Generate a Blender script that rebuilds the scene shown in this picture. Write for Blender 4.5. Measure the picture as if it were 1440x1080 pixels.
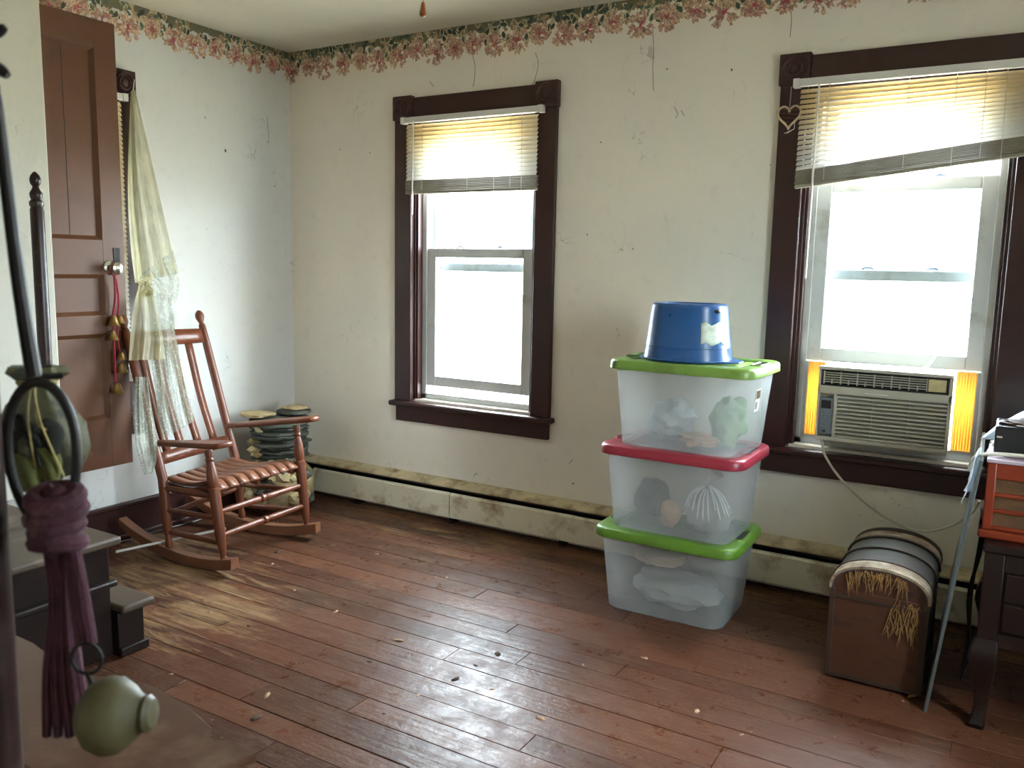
import bpy, bmesh, math, random
import numpy as np
from mathutils import Vector, Matrix, noise as mnoise

for o in list(bpy.data.objects):
    bpy.data.objects.remove(o, do_unlink=True)
SC = bpy.context.scene
COL = SC.collection
random.seed(7)
RNG = np.random.default_rng(11)
PI = math.pi

# ------------------------------------------------------------------ camera, sky, sun, exposure
F_PX = 1177.06
YAW, PITCH, ROLL = 0.5341, -0.1374, 0.0200
CAM = Vector((3.455, -3.415, 1.276))
_cy, _sy, _cp, _sp = math.cos(YAW), math.sin(YAW), math.cos(PITCH), math.sin(PITCH)
FWD = Vector((-_sy * _cp, _cy * _cp, _sp))
_r0 = Vector((_cy, _sy, 0)); _u0 = _r0.cross(FWD)
RGT = _r0 * math.cos(ROLL) + _u0 * math.sin(ROLL)
UPV = -_r0 * math.sin(ROLL) + _u0 * math.cos(ROLL)
cam_d = bpy.data.cameras.new('camera'); cam = bpy.data.objects.new('camera', cam_d); COL.objects.link(cam)
cam.matrix_world = Matrix(((RGT.x, UPV.x, -FWD.x, CAM.x), (RGT.y, UPV.y, -FWD.y, CAM.y), (RGT.z, UPV.z, -FWD.z, CAM.z), (0, 0, 0, 1)))
cam_d.sensor_fit = 'HORIZONTAL'; cam_d.sensor_width = 36; cam_d.lens = F_PX / 1440 * 36
cam_d.clip_start = 0.02
cam_d.dof.use_dof = True; cam_d.dof.focus_distance = 3.6; cam_d.dof.aperture_fstop = 6.0
SC.camera = cam

SKY_STRENGTH = 13.0
SUN_STRENGTH = 4.5
EXPOSURE = 2.36
world = bpy.data.worlds.new('sky'); SC.world = world; world.use_nodes = True
bg = world.node_tree.nodes['Background']
bg.inputs[0].default_value = (0.85, 0.935, 1.0, 1); bg.inputs[1].default_value = SKY_STRENGTH
sun_d = bpy.data.lights.new('sun', 'SUN'); sun = bpy.data.objects.new('sun', sun_d); COL.objects.link(sun)
sun_d.energy = SUN_STRENGTH; sun_d.angle = 0.012; sun_d.color = (1.0, 0.86, 0.62)
sun.rotation_euler = Vector((0.72, 0.10, -0.69)).to_track_quat('-Z', 'Y').to_euler()
sun.location = (-6, -2, 6)
def portal(name, loc, rot, sx, sy):
    d = bpy.data.lights.new(name, 'AREA'); o = bpy.data.objects.new(name, d); COL.objects.link(o)
    d.shape = 'RECTANGLE'; d.size = sx; d.size_y = sy; d.cycles.is_portal = True
    o.location = loc; o.rotation_euler = rot
portal('sky_portal_back_a', (1.1975, 0.19, 1.3), (-PI / 2, 0, 0), .75, 1.42)
portal('sky_portal_back_b', (3.0765, 0.19, 1.3), (-PI / 2, 0, 0), .75, 1.42)
portal('sky_portal_left', (-0.19, -1.42, 1.3), (0, -PI / 2, 0), 1.42, .75)
portal('sky_portal_right', (4.59, -1.75, 1.3), (0, PI / 2, 0), 1.42, .42)  # portal for the added fill window
SC.view_settings.view_transform = 'Standard'; SC.view_settings.look = 'None'
SC.view_settings.gamma = 1; SC.view_settings.use_curve_mapping = False
SC.view_settings.exposure = EXPOSURE

# a pixel of the photograph (1440 x 1080) gives a direction; the plane it lies on gives the point
def ray(u, v): return FWD + RGT * ((u - 720) / F_PX) - UPV * ((v - 540) / F_PX)
def onX(u, v, x): q = ray(u, v); return CAM + q * ((x - CAM.x) / q.x)
def onY(u, v, y): q = ray(u, v); return CAM + q * ((y - CAM.y) / q.y)
def onZ(u, v, z): q = ray(u, v); return CAM + q * ((z - CAM.z) / q.z)

# ------------------------------------------------------------------ helpers
def s2l(c):
    c = c / 255.0
    return c / 12.92 if c <= 0.04045 else ((c + 0.055) / 1.055) ** 2.4
def C(r, g, b): return (s2l(r), s2l(g), s2l(b), 1.0)

class NT:
    def __init__(self, name):
        self.m = bpy.data.materials.new(name); self.m.use_nodes = True
        self.t = self.m.node_tree; self.t.nodes.clear()
        self.out = self.t.nodes.new('ShaderNodeOutputMaterial')
    def n(self, typ, ins=None, **kw):
        nd = self.t.nodes.new(typ)
        for k, v in kw.items(): setattr(nd, k, v)
        for k, v in (ins or {}).items():
            if hasattr(v, 'is_linked') or isinstance(v, bpy.types.NodeSocket): self.t.links.new(v, nd.inputs[k])
            else: nd.inputs[k].default_value = v
        return nd
    def coord(self, kind='Object', scale=(1, 1, 1)):
        src = self.n('ShaderNodeNewGeometry').outputs['Position'] if kind == 'World' else self.n('ShaderNodeTexCoord').outputs[kind]
        return self.n('ShaderNodeMapping', {'Vector': src, 'Scale': scale}).outputs[0]
    def noise(self, vec, scale=5, detail=4, rough=.55, dist=0):
        return self.n('ShaderNodeTexNoise', {'Vector': vec, 'Scale': scale, 'Detail': detail, 'Roughness': rough, 'Distortion': dist}).outputs['Fac']
    def ramp(self, fac, a, b, c0=0.0, c1=1.0):
        return self.n('ShaderNodeMapRange', {'Value': fac, 'From Min': a, 'From Max': b, 'To Min': c0, 'To Max': c1}, clamp=True).outputs[0]
    def math(self, op, a, b=0.0, clamp=False):
        return self.n('ShaderNodeMath', {0: a, 1: b}, operation=op, use_clamp=clamp).outputs[0]
    def mix(self, f, a, b, mode='MIX'):
        nd = self.n('ShaderNodeMix', data_type='RGBA', blend_type=mode)
        for k, v in ((0, f), (6, a), (7, b)):
            if isinstance(v, bpy.types.NodeSocket): self.t.links.new(v, nd.inputs[k])
            else: nd.inputs[k].default_value = v
        return nd.outputs[2]
    def bump(self, h, strength=.2, dist=.01):
        return self.n('ShaderNodeBump', {'Height': h, 'Strength': strength, 'Distance': dist}).outputs[0]
    def pbr(self, **kw):
        p = self.n('ShaderNodeBsdfPrincipled')
        names = {'col': 'Base Color', 'rough': 'Roughness', 'metal': 'Metallic', 'normal': 'Normal', 'spec': 'Specular IOR Level', 'coat': 'Coat Weight', 'coat_rough': 'Coat Roughness', 'sheen': 'Sheen Weight'}
        for k, v in kw.items():
            s = p.inputs[names[k]]
            if isinstance(v, bpy.types.NodeSocket): self.t.links.new(v, s)
            else: s.default_value = v
        return p.outputs[0]
    def done(self, sh):
        self.t.links.new(sh, self.out.inputs[0]); return self.m

def mul(c, k): return (min(c[0] * k, 1), min(c[1] * k, 1), min(c[2] * k, 1), 1)
def plain(name, col, rough=.5, var=.2, scale=6, bump=0.0, metal=0.0, dirt=None, dirt_amt=.5, dscale=5, spec=.5, stretch=(1, 1, 1), coat=0.0):
    t = NT(name); v = t.coord('Object', stretch)
    n1 = t.noise(v, scale, 5)
    c = t.mix(t.ramp(n1, .3, .7), mul(col, 1 - var), mul(col, 1 + var))
    if dirt:
        n2 = t.noise(v, dscale, 6, .65)
        c = t.mix(t.ramp(n2, .62 - .25 * dirt_amt, .78 - .15 * dirt_amt, 0, .9), c, dirt)
    kw = dict(col=c, rough=t.ramp(n1, .2, .8, max(rough - .08, .02), min(rough + .1, 1)), metal=metal, spec=spec, coat=coat)
    if bump: kw['normal'] = t.bump(t.noise(v, scale * 4, 5), bump, .01)
    return t.done(t.pbr(**kw))

class MB:
    def __init__(self): self.v = []; self.f = []; self.s = []
    def add(self, vs, fs, smooth=False):
        b = len(self.v); self.v += [Vector(p) for p in vs]
        self.f += [tuple(i + b for i in f) for f in fs]; self.s += [smooth] * len(fs); return self
    def box(self, x0, x1, y0, y1, z0, z1, M=None):
        vs = [Vector(p) for p in ((x0, y0, z0), (x1, y0, z0), (x1, y1, z0), (x0, y1, z0), (x0, y0, z1), (x1, y0, z1), (x1, y1, z1), (x0, y1, z1))]
        if M: vs = [M @ p for p in vs]
        return self.add(vs, [(3, 2, 1, 0), (4, 5, 6, 7), (0, 1, 5, 4), (1, 2, 6, 5), (2, 3, 7, 6), (3, 0, 4, 7)])
    def hexa(self, c8): return self.add(c8, [(3, 2, 1, 0), (4, 5, 6, 7), (0, 1, 5, 4), (1, 2, 6, 5), (2, 3, 7, 6), (3, 0, 4, 7)])
    def bar(self, a, b, w, h, up=Vector((0, 0, 1))):
        a = Vector(a); b = Vector(b); d = (b - a).normalized(); s = d.cross(up)
        if s.length < 1e-4: s = d.cross(Vector((1, 0, 0)))
        s.normalize(); u = s.cross(d); s = s * w / 2; u = u * h / 2
        return self.hexa([a - s - u, a + s - u, b + s - u, b - s - u, a - s + u, a + s + u, b + s + u, b - s + u])
    def tube(self, pts, r, n=8, caps=True, closed=False):
        pts = [Vector(p) for p in pts]; m = len(pts)
        rs = r if isinstance(r, (list, tuple)) else [r] * m
        vs = []; prev = None
        for i, p in enumerate(pts):
            if closed: d = pts[(i + 1) % m] - pts[i - 1]
            else: d = pts[min(i + 1, m - 1)] - pts[max(i - 1, 0)]
            d.normalize()
            if prev is None:
                a = Vector((0, 0, 1)) if abs(d.z) < .9 else Vector((1, 0, 0)); s = d.cross(a).normalized()
            else:
                s = (prev - d * prev.dot(d)).normalized()
            prev = s; u = d.cross(s)
            for k in range(n):
                t = 2 * PI * k / n; vs.append(p + (s * math.cos(t) + u * math.sin(t)) * rs[i])
        fs = []
        for i in range(m if closed else m - 1):
            j = (i + 1) % m
            for k in range(n):
                fs.append((i * n + k, i * n + (k + 1) % n, j * n + (k + 1) % n, j * n + k))
        if caps and not closed:
            fs.append(tuple(reversed(range(n)))); fs.append(tuple((m - 1) * n + k for k in range(n)))
        return self.add(vs, fs, True)
    def lathe(self, prof, a, b=None, n=16):
        """profile (r, t) along a -> b; without b along +Z in metres"""
        a = Vector(a)
        if b is None: d = Vector((0, 0, 1)); L = 1
        else: d = Vector(b) - a; L = d.length; d.normalize()
        x = d.cross(Vector((0, 1, 0)) if abs(d.y) < .9 else Vector((1, 0, 0))).normalized(); y = d.cross(x)
        vs = []; m = len(prof)
        for r, t in prof:
            for k in range(n):
                q = 2 * PI * k / n; vs.append(a + d * (t * L) + (x * math.cos(q) + y * math.sin(q)) * max(r, 1e-5))
        fs = []
        for i in range(m - 1):
            for k in range(n):
                fs.append((i * n + k, i * n + (k + 1) % n, (i + 1) * n + (k + 1) % n, (i + 1) * n + k))
        fs.append(tuple(reversed(range(n)))); fs.append(tuple((m - 1) * n + k for k in range(n)))
        return self.add(vs, fs, True)
    def grid(self, rows, smooth=True, wrap=False):
        nr = len(rows); nc = len(rows[0]); vs = [p for r in rows for p in r]; fs = []
        for i in range(nr - 1):
            for k in range(nc if wrap else nc - 1):
                k2 = (k + 1) % nc
                fs.append((i * nc + k, i * nc + k2, (i + 1) * nc + k2, (i + 1) * nc + k))
        return self.add(vs, fs, smooth)
    def prism(self, poly, f):
        """poly 2D, f(p, 0|1) gives the 3D point at both ends"""
        n = len(poly); vs = [f(p, 0) for p in poly] + [f(p, 1) for p in poly]
        fs = [tuple(reversed(range(n))), tuple(range(n, 2 * n))] + [(i, (i + 1) % n, n + (i + 1) % n, n + i) for i in range(n)]
        return self.add(vs, fs)
    def blob(self, c, r, amp=.12, seed=0, sub=3, freq=3.0, squash=None):
        bm = bmesh.new(); bmesh.ops.create_icosphere(bm, subdivisions=sub, radius=1)
        c = Vector(c); r = Vector(r)
        vs = []
        for v in bm.verts:
            p = v.co.copy(); k = 1 + amp * mnoise.noise(p * freq + Vector((seed * 3.1, seed * 1.7, seed * .3)))
            p = p * k
            if squash: p = Vector([math.copysign(abs(a) ** squash, a) for a in p])
            vs.append(c + Vector((p.x * r.x, p.y * r.y, p.z * r.z)))
        fs = [tuple(v.index for v in f.verts) for f in bm.faces]; bm.free()
        return self.add(vs, fs, True)
    def build(self, name, mat, parent=None, bevel=0.0, solid=0.0, seg=2, sharp=35, subsurf=0):
        me = bpy.data.meshes.new(name)
        if parent is not None:
            Mi = wmat(parent).inverted(); vs = [Mi @ p for p in self.v]; loc = None
        else:
            xs = [p.x for p in self.v]; ys = [p.y for p in self.v]; zs = [p.z for p in self.v]
            loc = Vector(((min(xs) + max(xs)) / 2, (min(ys) + max(ys)) / 2, min(zs))); vs = [p - loc for p in self.v]
        me.from_pydata([tuple(p) for p in vs], [], self.f); me.update()
        me.polygons.foreach_set('use_smooth', [True] * len(self.f) if bevel else self.s)
        bm = bmesh.new(); bm.from_mesh(me); bmesh.ops.recalc_face_normals(bm, faces=bm.faces); bm.to_mesh(me); bm.free()
        me.set_sharp_from_angle(angle=math.radians(sharp))
        me.materials.append(mat)
        o = bpy.data.objects.new(name, me); COL.objects.link(o)
        if loc is not None: o.location = loc
        else: o.parent = parent
        if solid:
            md = o.modifiers.new('thickness', 'SOLIDIFY'); md.thickness = solid; md.offset = 0
        if bevel:
            md = o.modifiers.new('bevel', 'BEVEL'); md.width = bevel; md.segments = seg; md.limit_method = 'ANGLE'; md.angle_limit = math.radians(40)
            md.harden_normals = False
        if subsurf:
            md = o.modifiers.new('smooth', 'SUBSURF'); md.levels = subsurf; md.render_levels = subsurf
        return o
def wmat(o):
    m = o.matrix_basis.copy()
    while o.parent is not None: o = o.parent; m = o.matrix_basis @ m
    return m
def tag(o, label, cat, group=None, kind=None):
    o['label'] = label; o['category'] = cat
    if group: o['group'] = group
    if kind: o['kind'] = kind
    return o
def thing(name, label, cat, loc, group=None):
    o = bpy.data.objects.new(name, None); COL.objects.link(o); o.location = loc; o.empty_display_size = .05
    return tag(o, label, cat, group)
def struct(o): o['kind'] = 'structure'; return o
def empty_struct(name, loc):
    o = bpy.data.objects.new(name, None); COL.objects.link(o); o.location = loc; o.empty_display_size = .05; o['kind'] = 'structure'; return o
def B(*a): return MB().box(*a)
def lerp(a, b, t): return a + (b - a) * t
def smooth_path(pts, n=8):
    """Catmull-Rom through pts"""
    P = [Vector(p) for p in pts]; P = [P[0] * 2 - P[1]] + P + [P[-1] * 2 - P[-2]]; out = []
    for i in range(1, len(P) - 2):
        for k in range(n):
            t = k / n; a, b, c, d = P[i - 1], P[i], P[i + 1], P[i + 2]
            out.append(.5 * ((2 * b) + (c - a) * t + (2 * a - 5 * b + 4 * c - d) * t * t + (3 * b - a - 3 * c + d) * t ** 3))
    out.append(P[-2].copy()); return out
def rrect(cx, cy, w, h, r, n=5):
    out = []
    for sx, sy, a0 in ((1, 1, 0), (-1, 1, PI / 2), (-1, -1, PI), (1, -1, 3 * PI / 2)):
        for k in range(n + 1):
            a = a0 + PI / 2 * k / n
            out.append((cx + sx * (w / 2 - r) + r * math.cos(a), cy + sy * (h / 2 - r) + r * math.sin(a)))
    return out

# ------------------------------------------------------------------ materials
def wall_mat(name, base, cool):
    t = NT(name); v = t.coord('World')
    big = t.noise(v, 1.3, 4); fine = t.noise(v, 14, 6, .6)
    c = t.mix(t.ramp(big, .35, .65), base, cool)
    c = t.mix(t.ramp(fine, .55, .8, 0, .35), c, mul(base, .72))
    # hairline cracks and cobweb strands
    wv = t.n('ShaderNodeVectorMath', {0: v, 1: t.n('ShaderNodeTexNoise', {'Vector': v, 'Scale': 2.2, 'Detail': 5}).outputs['Color']}, operation='ADD').outputs[0]
    l1 = t.noise(wv, 2.1, 3, .5, .8)
    line = t.ramp(t.math('ABSOLUTE', t.math('SUBTRACT', l1, .5)), .0012, .0042, 1, 0)
    gate = t.ramp(t.noise(v, 2.7, 3), .55, .66)
    c = t.mix(t.math('MULTIPLY', t.math('MULTIPLY', line, gate), .45), c, C(120, 108, 88))
    # small scuffs and stuck bits
    vo = t.n('ShaderNodeTexVoronoi', {'Vector': v, 'Scale': 9.0}, feature='F1')
    dots = t.math('MULTIPLY', t.ramp(vo.outputs['Distance'], .03, .07, 1, 0), t.ramp(t.noise(v, 3.3, 2), .56, .62))
    c = t.mix(t.math('MULTIPLY', dots, .55), c, C(90, 78, 62))
    st = t.coord('World', (26, 26, 9))
    sc = t.math('MULTIPLY', t.ramp(t.noise(st, 1.0, 4, .6, 1.2), .66, .70), t.ramp(t.noise(v, 1.9, 3), .52, .66))
    c = t.mix(t.math('MULTIPLY', sc, .30), c, C(118, 106, 84))
    h = t.math('ADD', t.noise(v, 3.0, 4), t.math('MULTIPLY', t.noise(v, 40, 4), .25))
    return t.done(t.pbr(col=c, rough=.72, normal=t.bump(h, .35, .012), spec=.3))
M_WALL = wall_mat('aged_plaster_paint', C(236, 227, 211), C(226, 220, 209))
M_WALL_S = wall_mat('darkened_stair_plaster', C(196, 192, 176), C(190, 188, 178))  # wall colour darkened here to hold back strong window light
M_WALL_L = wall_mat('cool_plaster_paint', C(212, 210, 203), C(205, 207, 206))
def ceil_mat():
    t = NT('ceiling_paint'); v = t.coord('World')
    c = t.mix(t.ramp(t.noise(v, 1.1, 5), .35, .7), C(226, 222, 206), C(206, 200, 180))
    return t.done(t.pbr(col=c, rough=.7, normal=t.bump(t.noise(v, 6, 5), .3, .01), spec=.3))
M_CEIL = ceil_mat()

def floor_mat():
    t = NT('worn_red_floor_varnish'); v = t.coord('World')
    rnd = t.n('ShaderNodeObjectInfo').outputs['Random']
    off = t.n('ShaderNodeCombineXYZ', {'X': t.math('MULTIPLY', rnd, 37.0), 'Y': 0.0, 'Z': t.math('MULTIPLY', rnd, 11.0)}).outputs[0]
    vv = t.n('ShaderNodeVectorMath', {0: v, 1: off}, operation='ADD').outputs[0]
    gv = t.n('ShaderNodeMapping', {'Vector': vv, 'Scale': (1.6, 34, 1)}).outputs[0]
    grain = t.noise(gv, 1.6, 6, .6, .5)
    tone = t.math('ADD', t.math('MULTIPLY', rnd, .45), t.math('MULTIPLY', grain, .65))
    base = t.mix(t.ramp(tone, .15, .85), C(52, 29, 20), C(100, 60, 41))
    big = t.noise(v, 1.2, 5, .6)
    base = t.mix(t.ramp(big, .5, .75, 0, .55), base, C(60, 38, 30))
    def blob(x, y, r0, r1):
        d = t.n('ShaderNodeVectorMath', {0: v, 1: (x, y, 0)}, operation='DISTANCE').outputs['Value']
        return t.ramp(d, r0, r1, 1, 0)
    zone = blob(.55, -1.32, .12, .75)
    for b in ((1.0, -1.45, .1, .55), (.3, -1.1, .1, .5)): zone = t.math('MAXIMUM', zone, blob(*b))
    faint = t.math('MAXIMUM', blob(1.35, -1.25, .1, .8), blob(1.5, -.45, .1, .9))
    sep = t.n('ShaderNodeSeparateXYZ', {0: v})
    strip = t.math('MULTIPLY', t.ramp(sep.outputs['Y'], -.62, -.2), .62)
    gz = t.n('ShaderNodeMapping', {'Vector': v, 'Scale': (2.4, 13, 1)}).outputs[0]
    streak = t.noise(gz, 1.5, 7, .68, .9)
    th = t.math('SUBTRACT', t.math('ADD', streak, t.math('MULTIPLY', t.math('MAXIMUM', zone, strip), .30)), .70)
    worn = t.ramp(th, -.02, .13)
    th2 = t.math('SUBTRACT', t.math('ADD', streak, t.math('MULTIPLY', faint, .16)), .63)
    wc = t.mix(t.ramp(grain, .3, .7), C(92, 68, 46), C(166, 132, 94))
    c = t.mix(t.math('MULTIPLY', t.ramp(th2, 0, .16), .4), base, C(120, 92, 70))
    c = t.mix(worn, c, wc)
    # grime
    gn = t.noise(v, 3.1, 7, .7)
    grime = t.math('MULTIPLY', t.ramp(gn, .52, .68), t.math('MAXIMUM', t.math('MAXIMUM', faint, zone), strip))
    c = t.mix(t.math('MULTIPLY', grime, .75), c, C(60, 48, 38))
    sp = t.n('ShaderNodeTexVoronoi', {'Vector': v, 'Scale': 26.0})
    speck = t.math('MULTIPLY', t.ramp(sp.outputs['Distance'], .05, .11, 1, 0), t.ramp(t.noise(v, 5, 3), .5, .62))
    c = t.mix(t.math('MULTIPLY', speck, .5), c, C(170, 150, 128))
    dust = t.math('MULTIPLY', t.ramp(t.noise(gz, 2.3, 8, .72, .6), .48, .68), .34)
    c = t.mix(dust, c, C(112, 90, 75))
    scr = t.ramp(t.math('ABSOLUTE', t.math('SUBTRACT', t.noise(gz, 5.0, 5, .6, 1.6), .5)), .004, .018, 1, 0)
    c = t.mix(t.math('MULTIPLY', t.math('MULTIPLY', scr, t.ramp(t.noise(v, 2.0, 3), .45, .6)), .4), c, C(146, 118, 94))
    dk = t.ramp(t.noise(v, 6.5, 8, .75, .5), .60, .70)
    c = t.mix(t.math('MULTIPLY', dk, .55), c, C(52, 34, 28))
    rough = t.math('ADD', t.ramp(t.noise(v, 11, 8, .75), .35, .65, .22, .50), t.math('MULTIPLY', t.math('MAXIMUM', worn, t.math('MULTIPLY', zone, .7)), .3))
    h = t.math('ADD', t.noise(v, 22, 6, .6), t.math('MULTIPLY', grain, .6))
    return t.done(t.pbr(col=c, rough=rough, normal=t.bump(h, .35, .006), spec=.15))
M_FLOOR = floor_mat()
M_SUB = plain('dark_subfloor', C(26, 18, 14), .9)
M_TRIM = plain('dark_brown_trim_paint', C(56, 31, 28), .36, .18, 3, .06, dirt=C(42, 26, 23), dirt_amt=.3, spec=.4)
M_DOOR = plain('brown_door_paint', C(94, 58, 36), .4, .12, 3, .08, dirt=C(80, 49, 31), dirt_amt=.35)
M_VINYL = plain('white_window_vinyl', C(196, 199, 199), .4, .05, 3, dirt=C(156, 150, 138), dirt_amt=.3, spec=.3)
M_GREYMETAL = plain('grey_sash_lock', C(120, 132, 150), .4, .1)
def glass_mat():
    t = NT('window_glass'); fr = t.n('ShaderNodeValue'); fr.outputs[0].default_value = .003
    tr = t.n('ShaderNodeBsdfTransparent', {'Color': (.93, .96, .97, 1)}); gl = t.n('ShaderNodeBsdfGlossy', {'Roughness': .03})
    v = t.coord('World'); dn = t.ramp(t.noise(v, 8, 5, .65), .5, .85, 0, .0006)
    df = t.n('ShaderNodeBsdfTranslucent', {'Color': (.9, .92, .95, 1)})
    m1 = t.n('ShaderNodeMixShader', {0: dn, 1: tr.outputs[0], 2: df.outputs[0]})
    return t.done(t.n('ShaderNodeMixShader', {0: fr.outputs[0], 1: m1.outputs[0], 2: gl.outputs[0]}).outputs[0])
M_GLASS = glass_mat()
def sheet_mat(name, col, translucent=.5, rough=.4, tr=0.0, var=.08, scale=8, lace=False, dirt=None, spec=.08, dsc=4):
    t = NT(name); v = t.coord('Object'); n1 = t.noise(v, scale, 5, .6)
    c = t.mix(t.ramp(n1, .3, .7), mul(col, 1 - var), mul(col, 1 + var))
    if dirt: c = t.mix(t.ramp(t.noise(v, dsc, 6, .7), .56 if dsc < 9 else .46, .75 if dsc < 9 else .56, 0, .6 if dsc < 9 else .95), c, dirt)
    d = t.n('ShaderNodeBsdfDiffuse', {'Color': c}); l = t.n('ShaderNodeBsdfTranslucent', {'Color': c})
    s = t.n('ShaderNodeMixShader', {0: translucent, 1: d.outputs[0], 2: l.outputs[0]}).outputs[0]
    if spec:
        g = t.n('ShaderNodeBsdfGlossy', {'Roughness': rough}); s = t.n('ShaderNodeMixShader', {0: spec, 1: s, 2: g.outputs[0]}).outputs[0]
    if tr:
        x = t.n('ShaderNodeBsdfTransparent'); f = tr
        if lace:
            vo = t.n('ShaderNodeTexVoronoi', {'Vector': v, 'Scale': 42.0}, feature='DISTANCE_TO_EDGE')
            wv = t.noise(v, 24, 3, .5, 2.0)
            lacef = t.math('MAXIMUM', t.ramp(vo.outputs['Distance'], .02, .09, 0, 1), t.ramp(t.math('ABSOLUTE', t.math('SUBTRACT', wv, .5)), .02, .05, 0, 1))
            f = t.math('MULTIPLY', lacef, tr)
        s = t.n('ShaderNodeMixShader', {0: f, 1: s, 2: x.outputs[0]}).outputs[0]
    return t.done(s)
M_SLATS_BACKLIT = [sheet_mat('blind_slat_backlight_tint', C(238, 222 + 2.3 * k, 188 + 7 * k), .55, .35) for k in range(7)]  # warm-to-white steps paint the backlight tint into the slats
M_SLATDIRT = plain('blind_slat_dusty', C(150, 142, 128), .5, .15, 5, dirt=C(110, 100, 84), dirt_amt=.4)
M_RAIL = plain('blind_rail_white', C(214, 212, 208), .4, .05)
M_CORD = plain('white_cord', C(215, 212, 206), .7, .08)
M_CURT = sheet_mat('sheer_green_gold_curtain', C(190, 198, 176), .6, .45, .56, .2, 5, True)
M_CURT2 = sheet_mat('sheer_curtain_thick', C(196, 190, 148), .6, .45, .34, .22, 6)
def paint_mat():
    t = NT('floral_border_print'); a = t.n('ShaderNodeVertexColor', layer_name='print')
    v = t.coord('World'); c = t.mix(t.ramp(t.noise(v, 30, 5), .4, .75, 0, .25), a.outputs['Color'], C(120, 104, 84))
    return t.done(t.pbr(col=c, rough=.65, spec=.3))
M_BORDER = paint_mat()
M_HEAT = plain('cream_heater_enamel', C(222, 214, 190), .42, .06, 4, .03, dirt=C(150, 124, 88), dirt_amt=.42, dscale=9)
M_HEATTOP = plain('stained_heater_top', C(200, 184, 148), .5, .15, 6, .05, dirt=C(120, 92, 58), dirt_amt=.6, dscale=10)
M_BLACK = plain('black_slot', C(14, 13, 14), .6, .2)
M_BLACKG = plain('black_plastic', C(22, 22, 24), .35, .2)
M_CHAIR = plain('rocker_wood', C(106, 56, 32), .36, .25, 5, .05, dirt=C(78, 40, 27), dirt_amt=.35, stretch=(2, 2, 2))
M_CHAIRSEAT = plain('rocker_seat_wood', C(124, 78, 54), .34, .2, 5, .04, dirt=C(98, 56, 40), dirt_amt=.4, stretch=(1, 4, 1))
M_ROCKER = plain('rocker_runner_wood', C(124, 80, 54), .5, .22, 6, .05, dirt=C(104, 64, 44), dirt_amt=.4)
M_STEP = plain('dark_stair_paint', C(34, 23, 19), .45, .2, 5, .06, dirt=C(74, 64, 54), dirt_amt=.25, spec=.3)
M_TREAD = plain('dusty_stair_tread', C(80, 66, 54), .55, .2, 4, .06, dirt=C(132, 116, 92), dirt_amt=.45)
M_DARKWOOD = plain('dark_furniture_wood', C(38, 19, 15), .34, .25, 5, .05, dirt=C(90, 66, 46), dirt_amt=.25, stretch=(1, 1, 3))
M_CABWOOD = plain('near_black_cabinet_wood', C(27, 14, 11), .4, .25, 5, .05, dirt=C(60, 42, 30), dirt_amt=.2, stretch=(1, 1, 3), spec=.35)
M_TABLE = plain('dark_table_top', C(80, 50, 37), .3, .2, 4, .04, dirt=C(120, 98, 80), dirt_amt=.3)
M_IRON = plain('black_iron', C(30, 27, 25), .5, .3, 12, .1, metal=.4)
M_BRASS = plain('aged_brass', C(150, 120, 72), .36, .25, 9, .04, metal=.85, dirt=C(92, 72, 40), dirt_amt=.4)
M_RED = plain('red_cord', C(140, 28, 44), .8, .2, 20, .2)
M_YARN = plain('purple_yarn', C(66, 31, 43), .95, .35, 22, .4, dirt=C(112, 88, 88), dirt_amt=.25, dscale=9)
M_SACK = sheet_mat('olive_mesh_sack', C(100, 98, 58), .3, .6, .12, .5, 14, dirt=C(26, 30, 22), dsc=22)
M_SACKTOP = plain('straw_sack_neck', C(166, 150, 100), .9, .3, 20, .3)
M_GOURD = plain('olive_gourd_skin', C(78, 72, 44), .55, .25, 7, .06, dirt=C(96, 90, 54), dirt_amt=.4)
M_CHROME = plain('steel_knob', C(215, 212, 205), .14, .05, metal=1)
M_STONE_D = plain('dark_slate', C(66, 69, 60), .55, .3, 12, .3, dirt=C(120, 118, 92), dirt_amt=.3)
M_STONE_T = plain('tan_stone', C(164, 144, 104), .75, .3, 14, .3, dirt=C(92, 84, 62), dirt_amt=.4)
M_STONE_C = plain('cream_stone', C(206, 192, 150), .7, .25, 14, .3, dirt=C(120, 104, 74), dirt_amt=.35)
M_TOTE = sheet_mat('frosted_clear_plastic', C(214, 218, 218), .6, .3, .695, .04, 3, dirt=C(200, 200, 194), spec=.05)
M_LIDG = plain('green_plastic_lid', C(118, 152, 66), .4, .08, 4, dirt=C(92, 112, 52), dirt_amt=.4, dscale=7)
M_LIDG2 = plain('deep_green_plastic_lid', C(92, 132, 40), .4, .08, 4, dirt=C(84, 104, 40), dirt_amt=.35, dscale=7)
M_LIDR = plain('red_plastic_lid', C(150, 42, 58), .38, .08, 4, dirt=C(130, 52, 62), dirt_amt=.3)
M_BUCKET = plain('blue_plastic', C(34, 82, 138), .3, .1, 4, .02, dirt=C(52, 84, 124), dirt_amt=.25)
M_STICK = plain('white_green_sticker', C(206, 214, 204), .5, .08, 30, dirt=C(120, 160, 110), dirt_amt=.5, dscale=22)
M_PAPER = plain('white_paper_sticker', C(224, 226, 226), .6, .05)
M_AC = plain('ivory_ac_plastic', C(178, 174, 158), .45, .05, 4, dirt=C(168, 156, 130), dirt_amt=.35)
M_ACGREY = plain('grey_control_plastic', C(104, 112, 116), .4, .08)
M_ACCORD = sheet_mat('yellowed_accordion_plastic', C(240, 198, 116), .7, .4, .0, .12, 10)
M_CABLEW = plain('white_cable', C(200, 194, 178), .5, .06)
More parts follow.
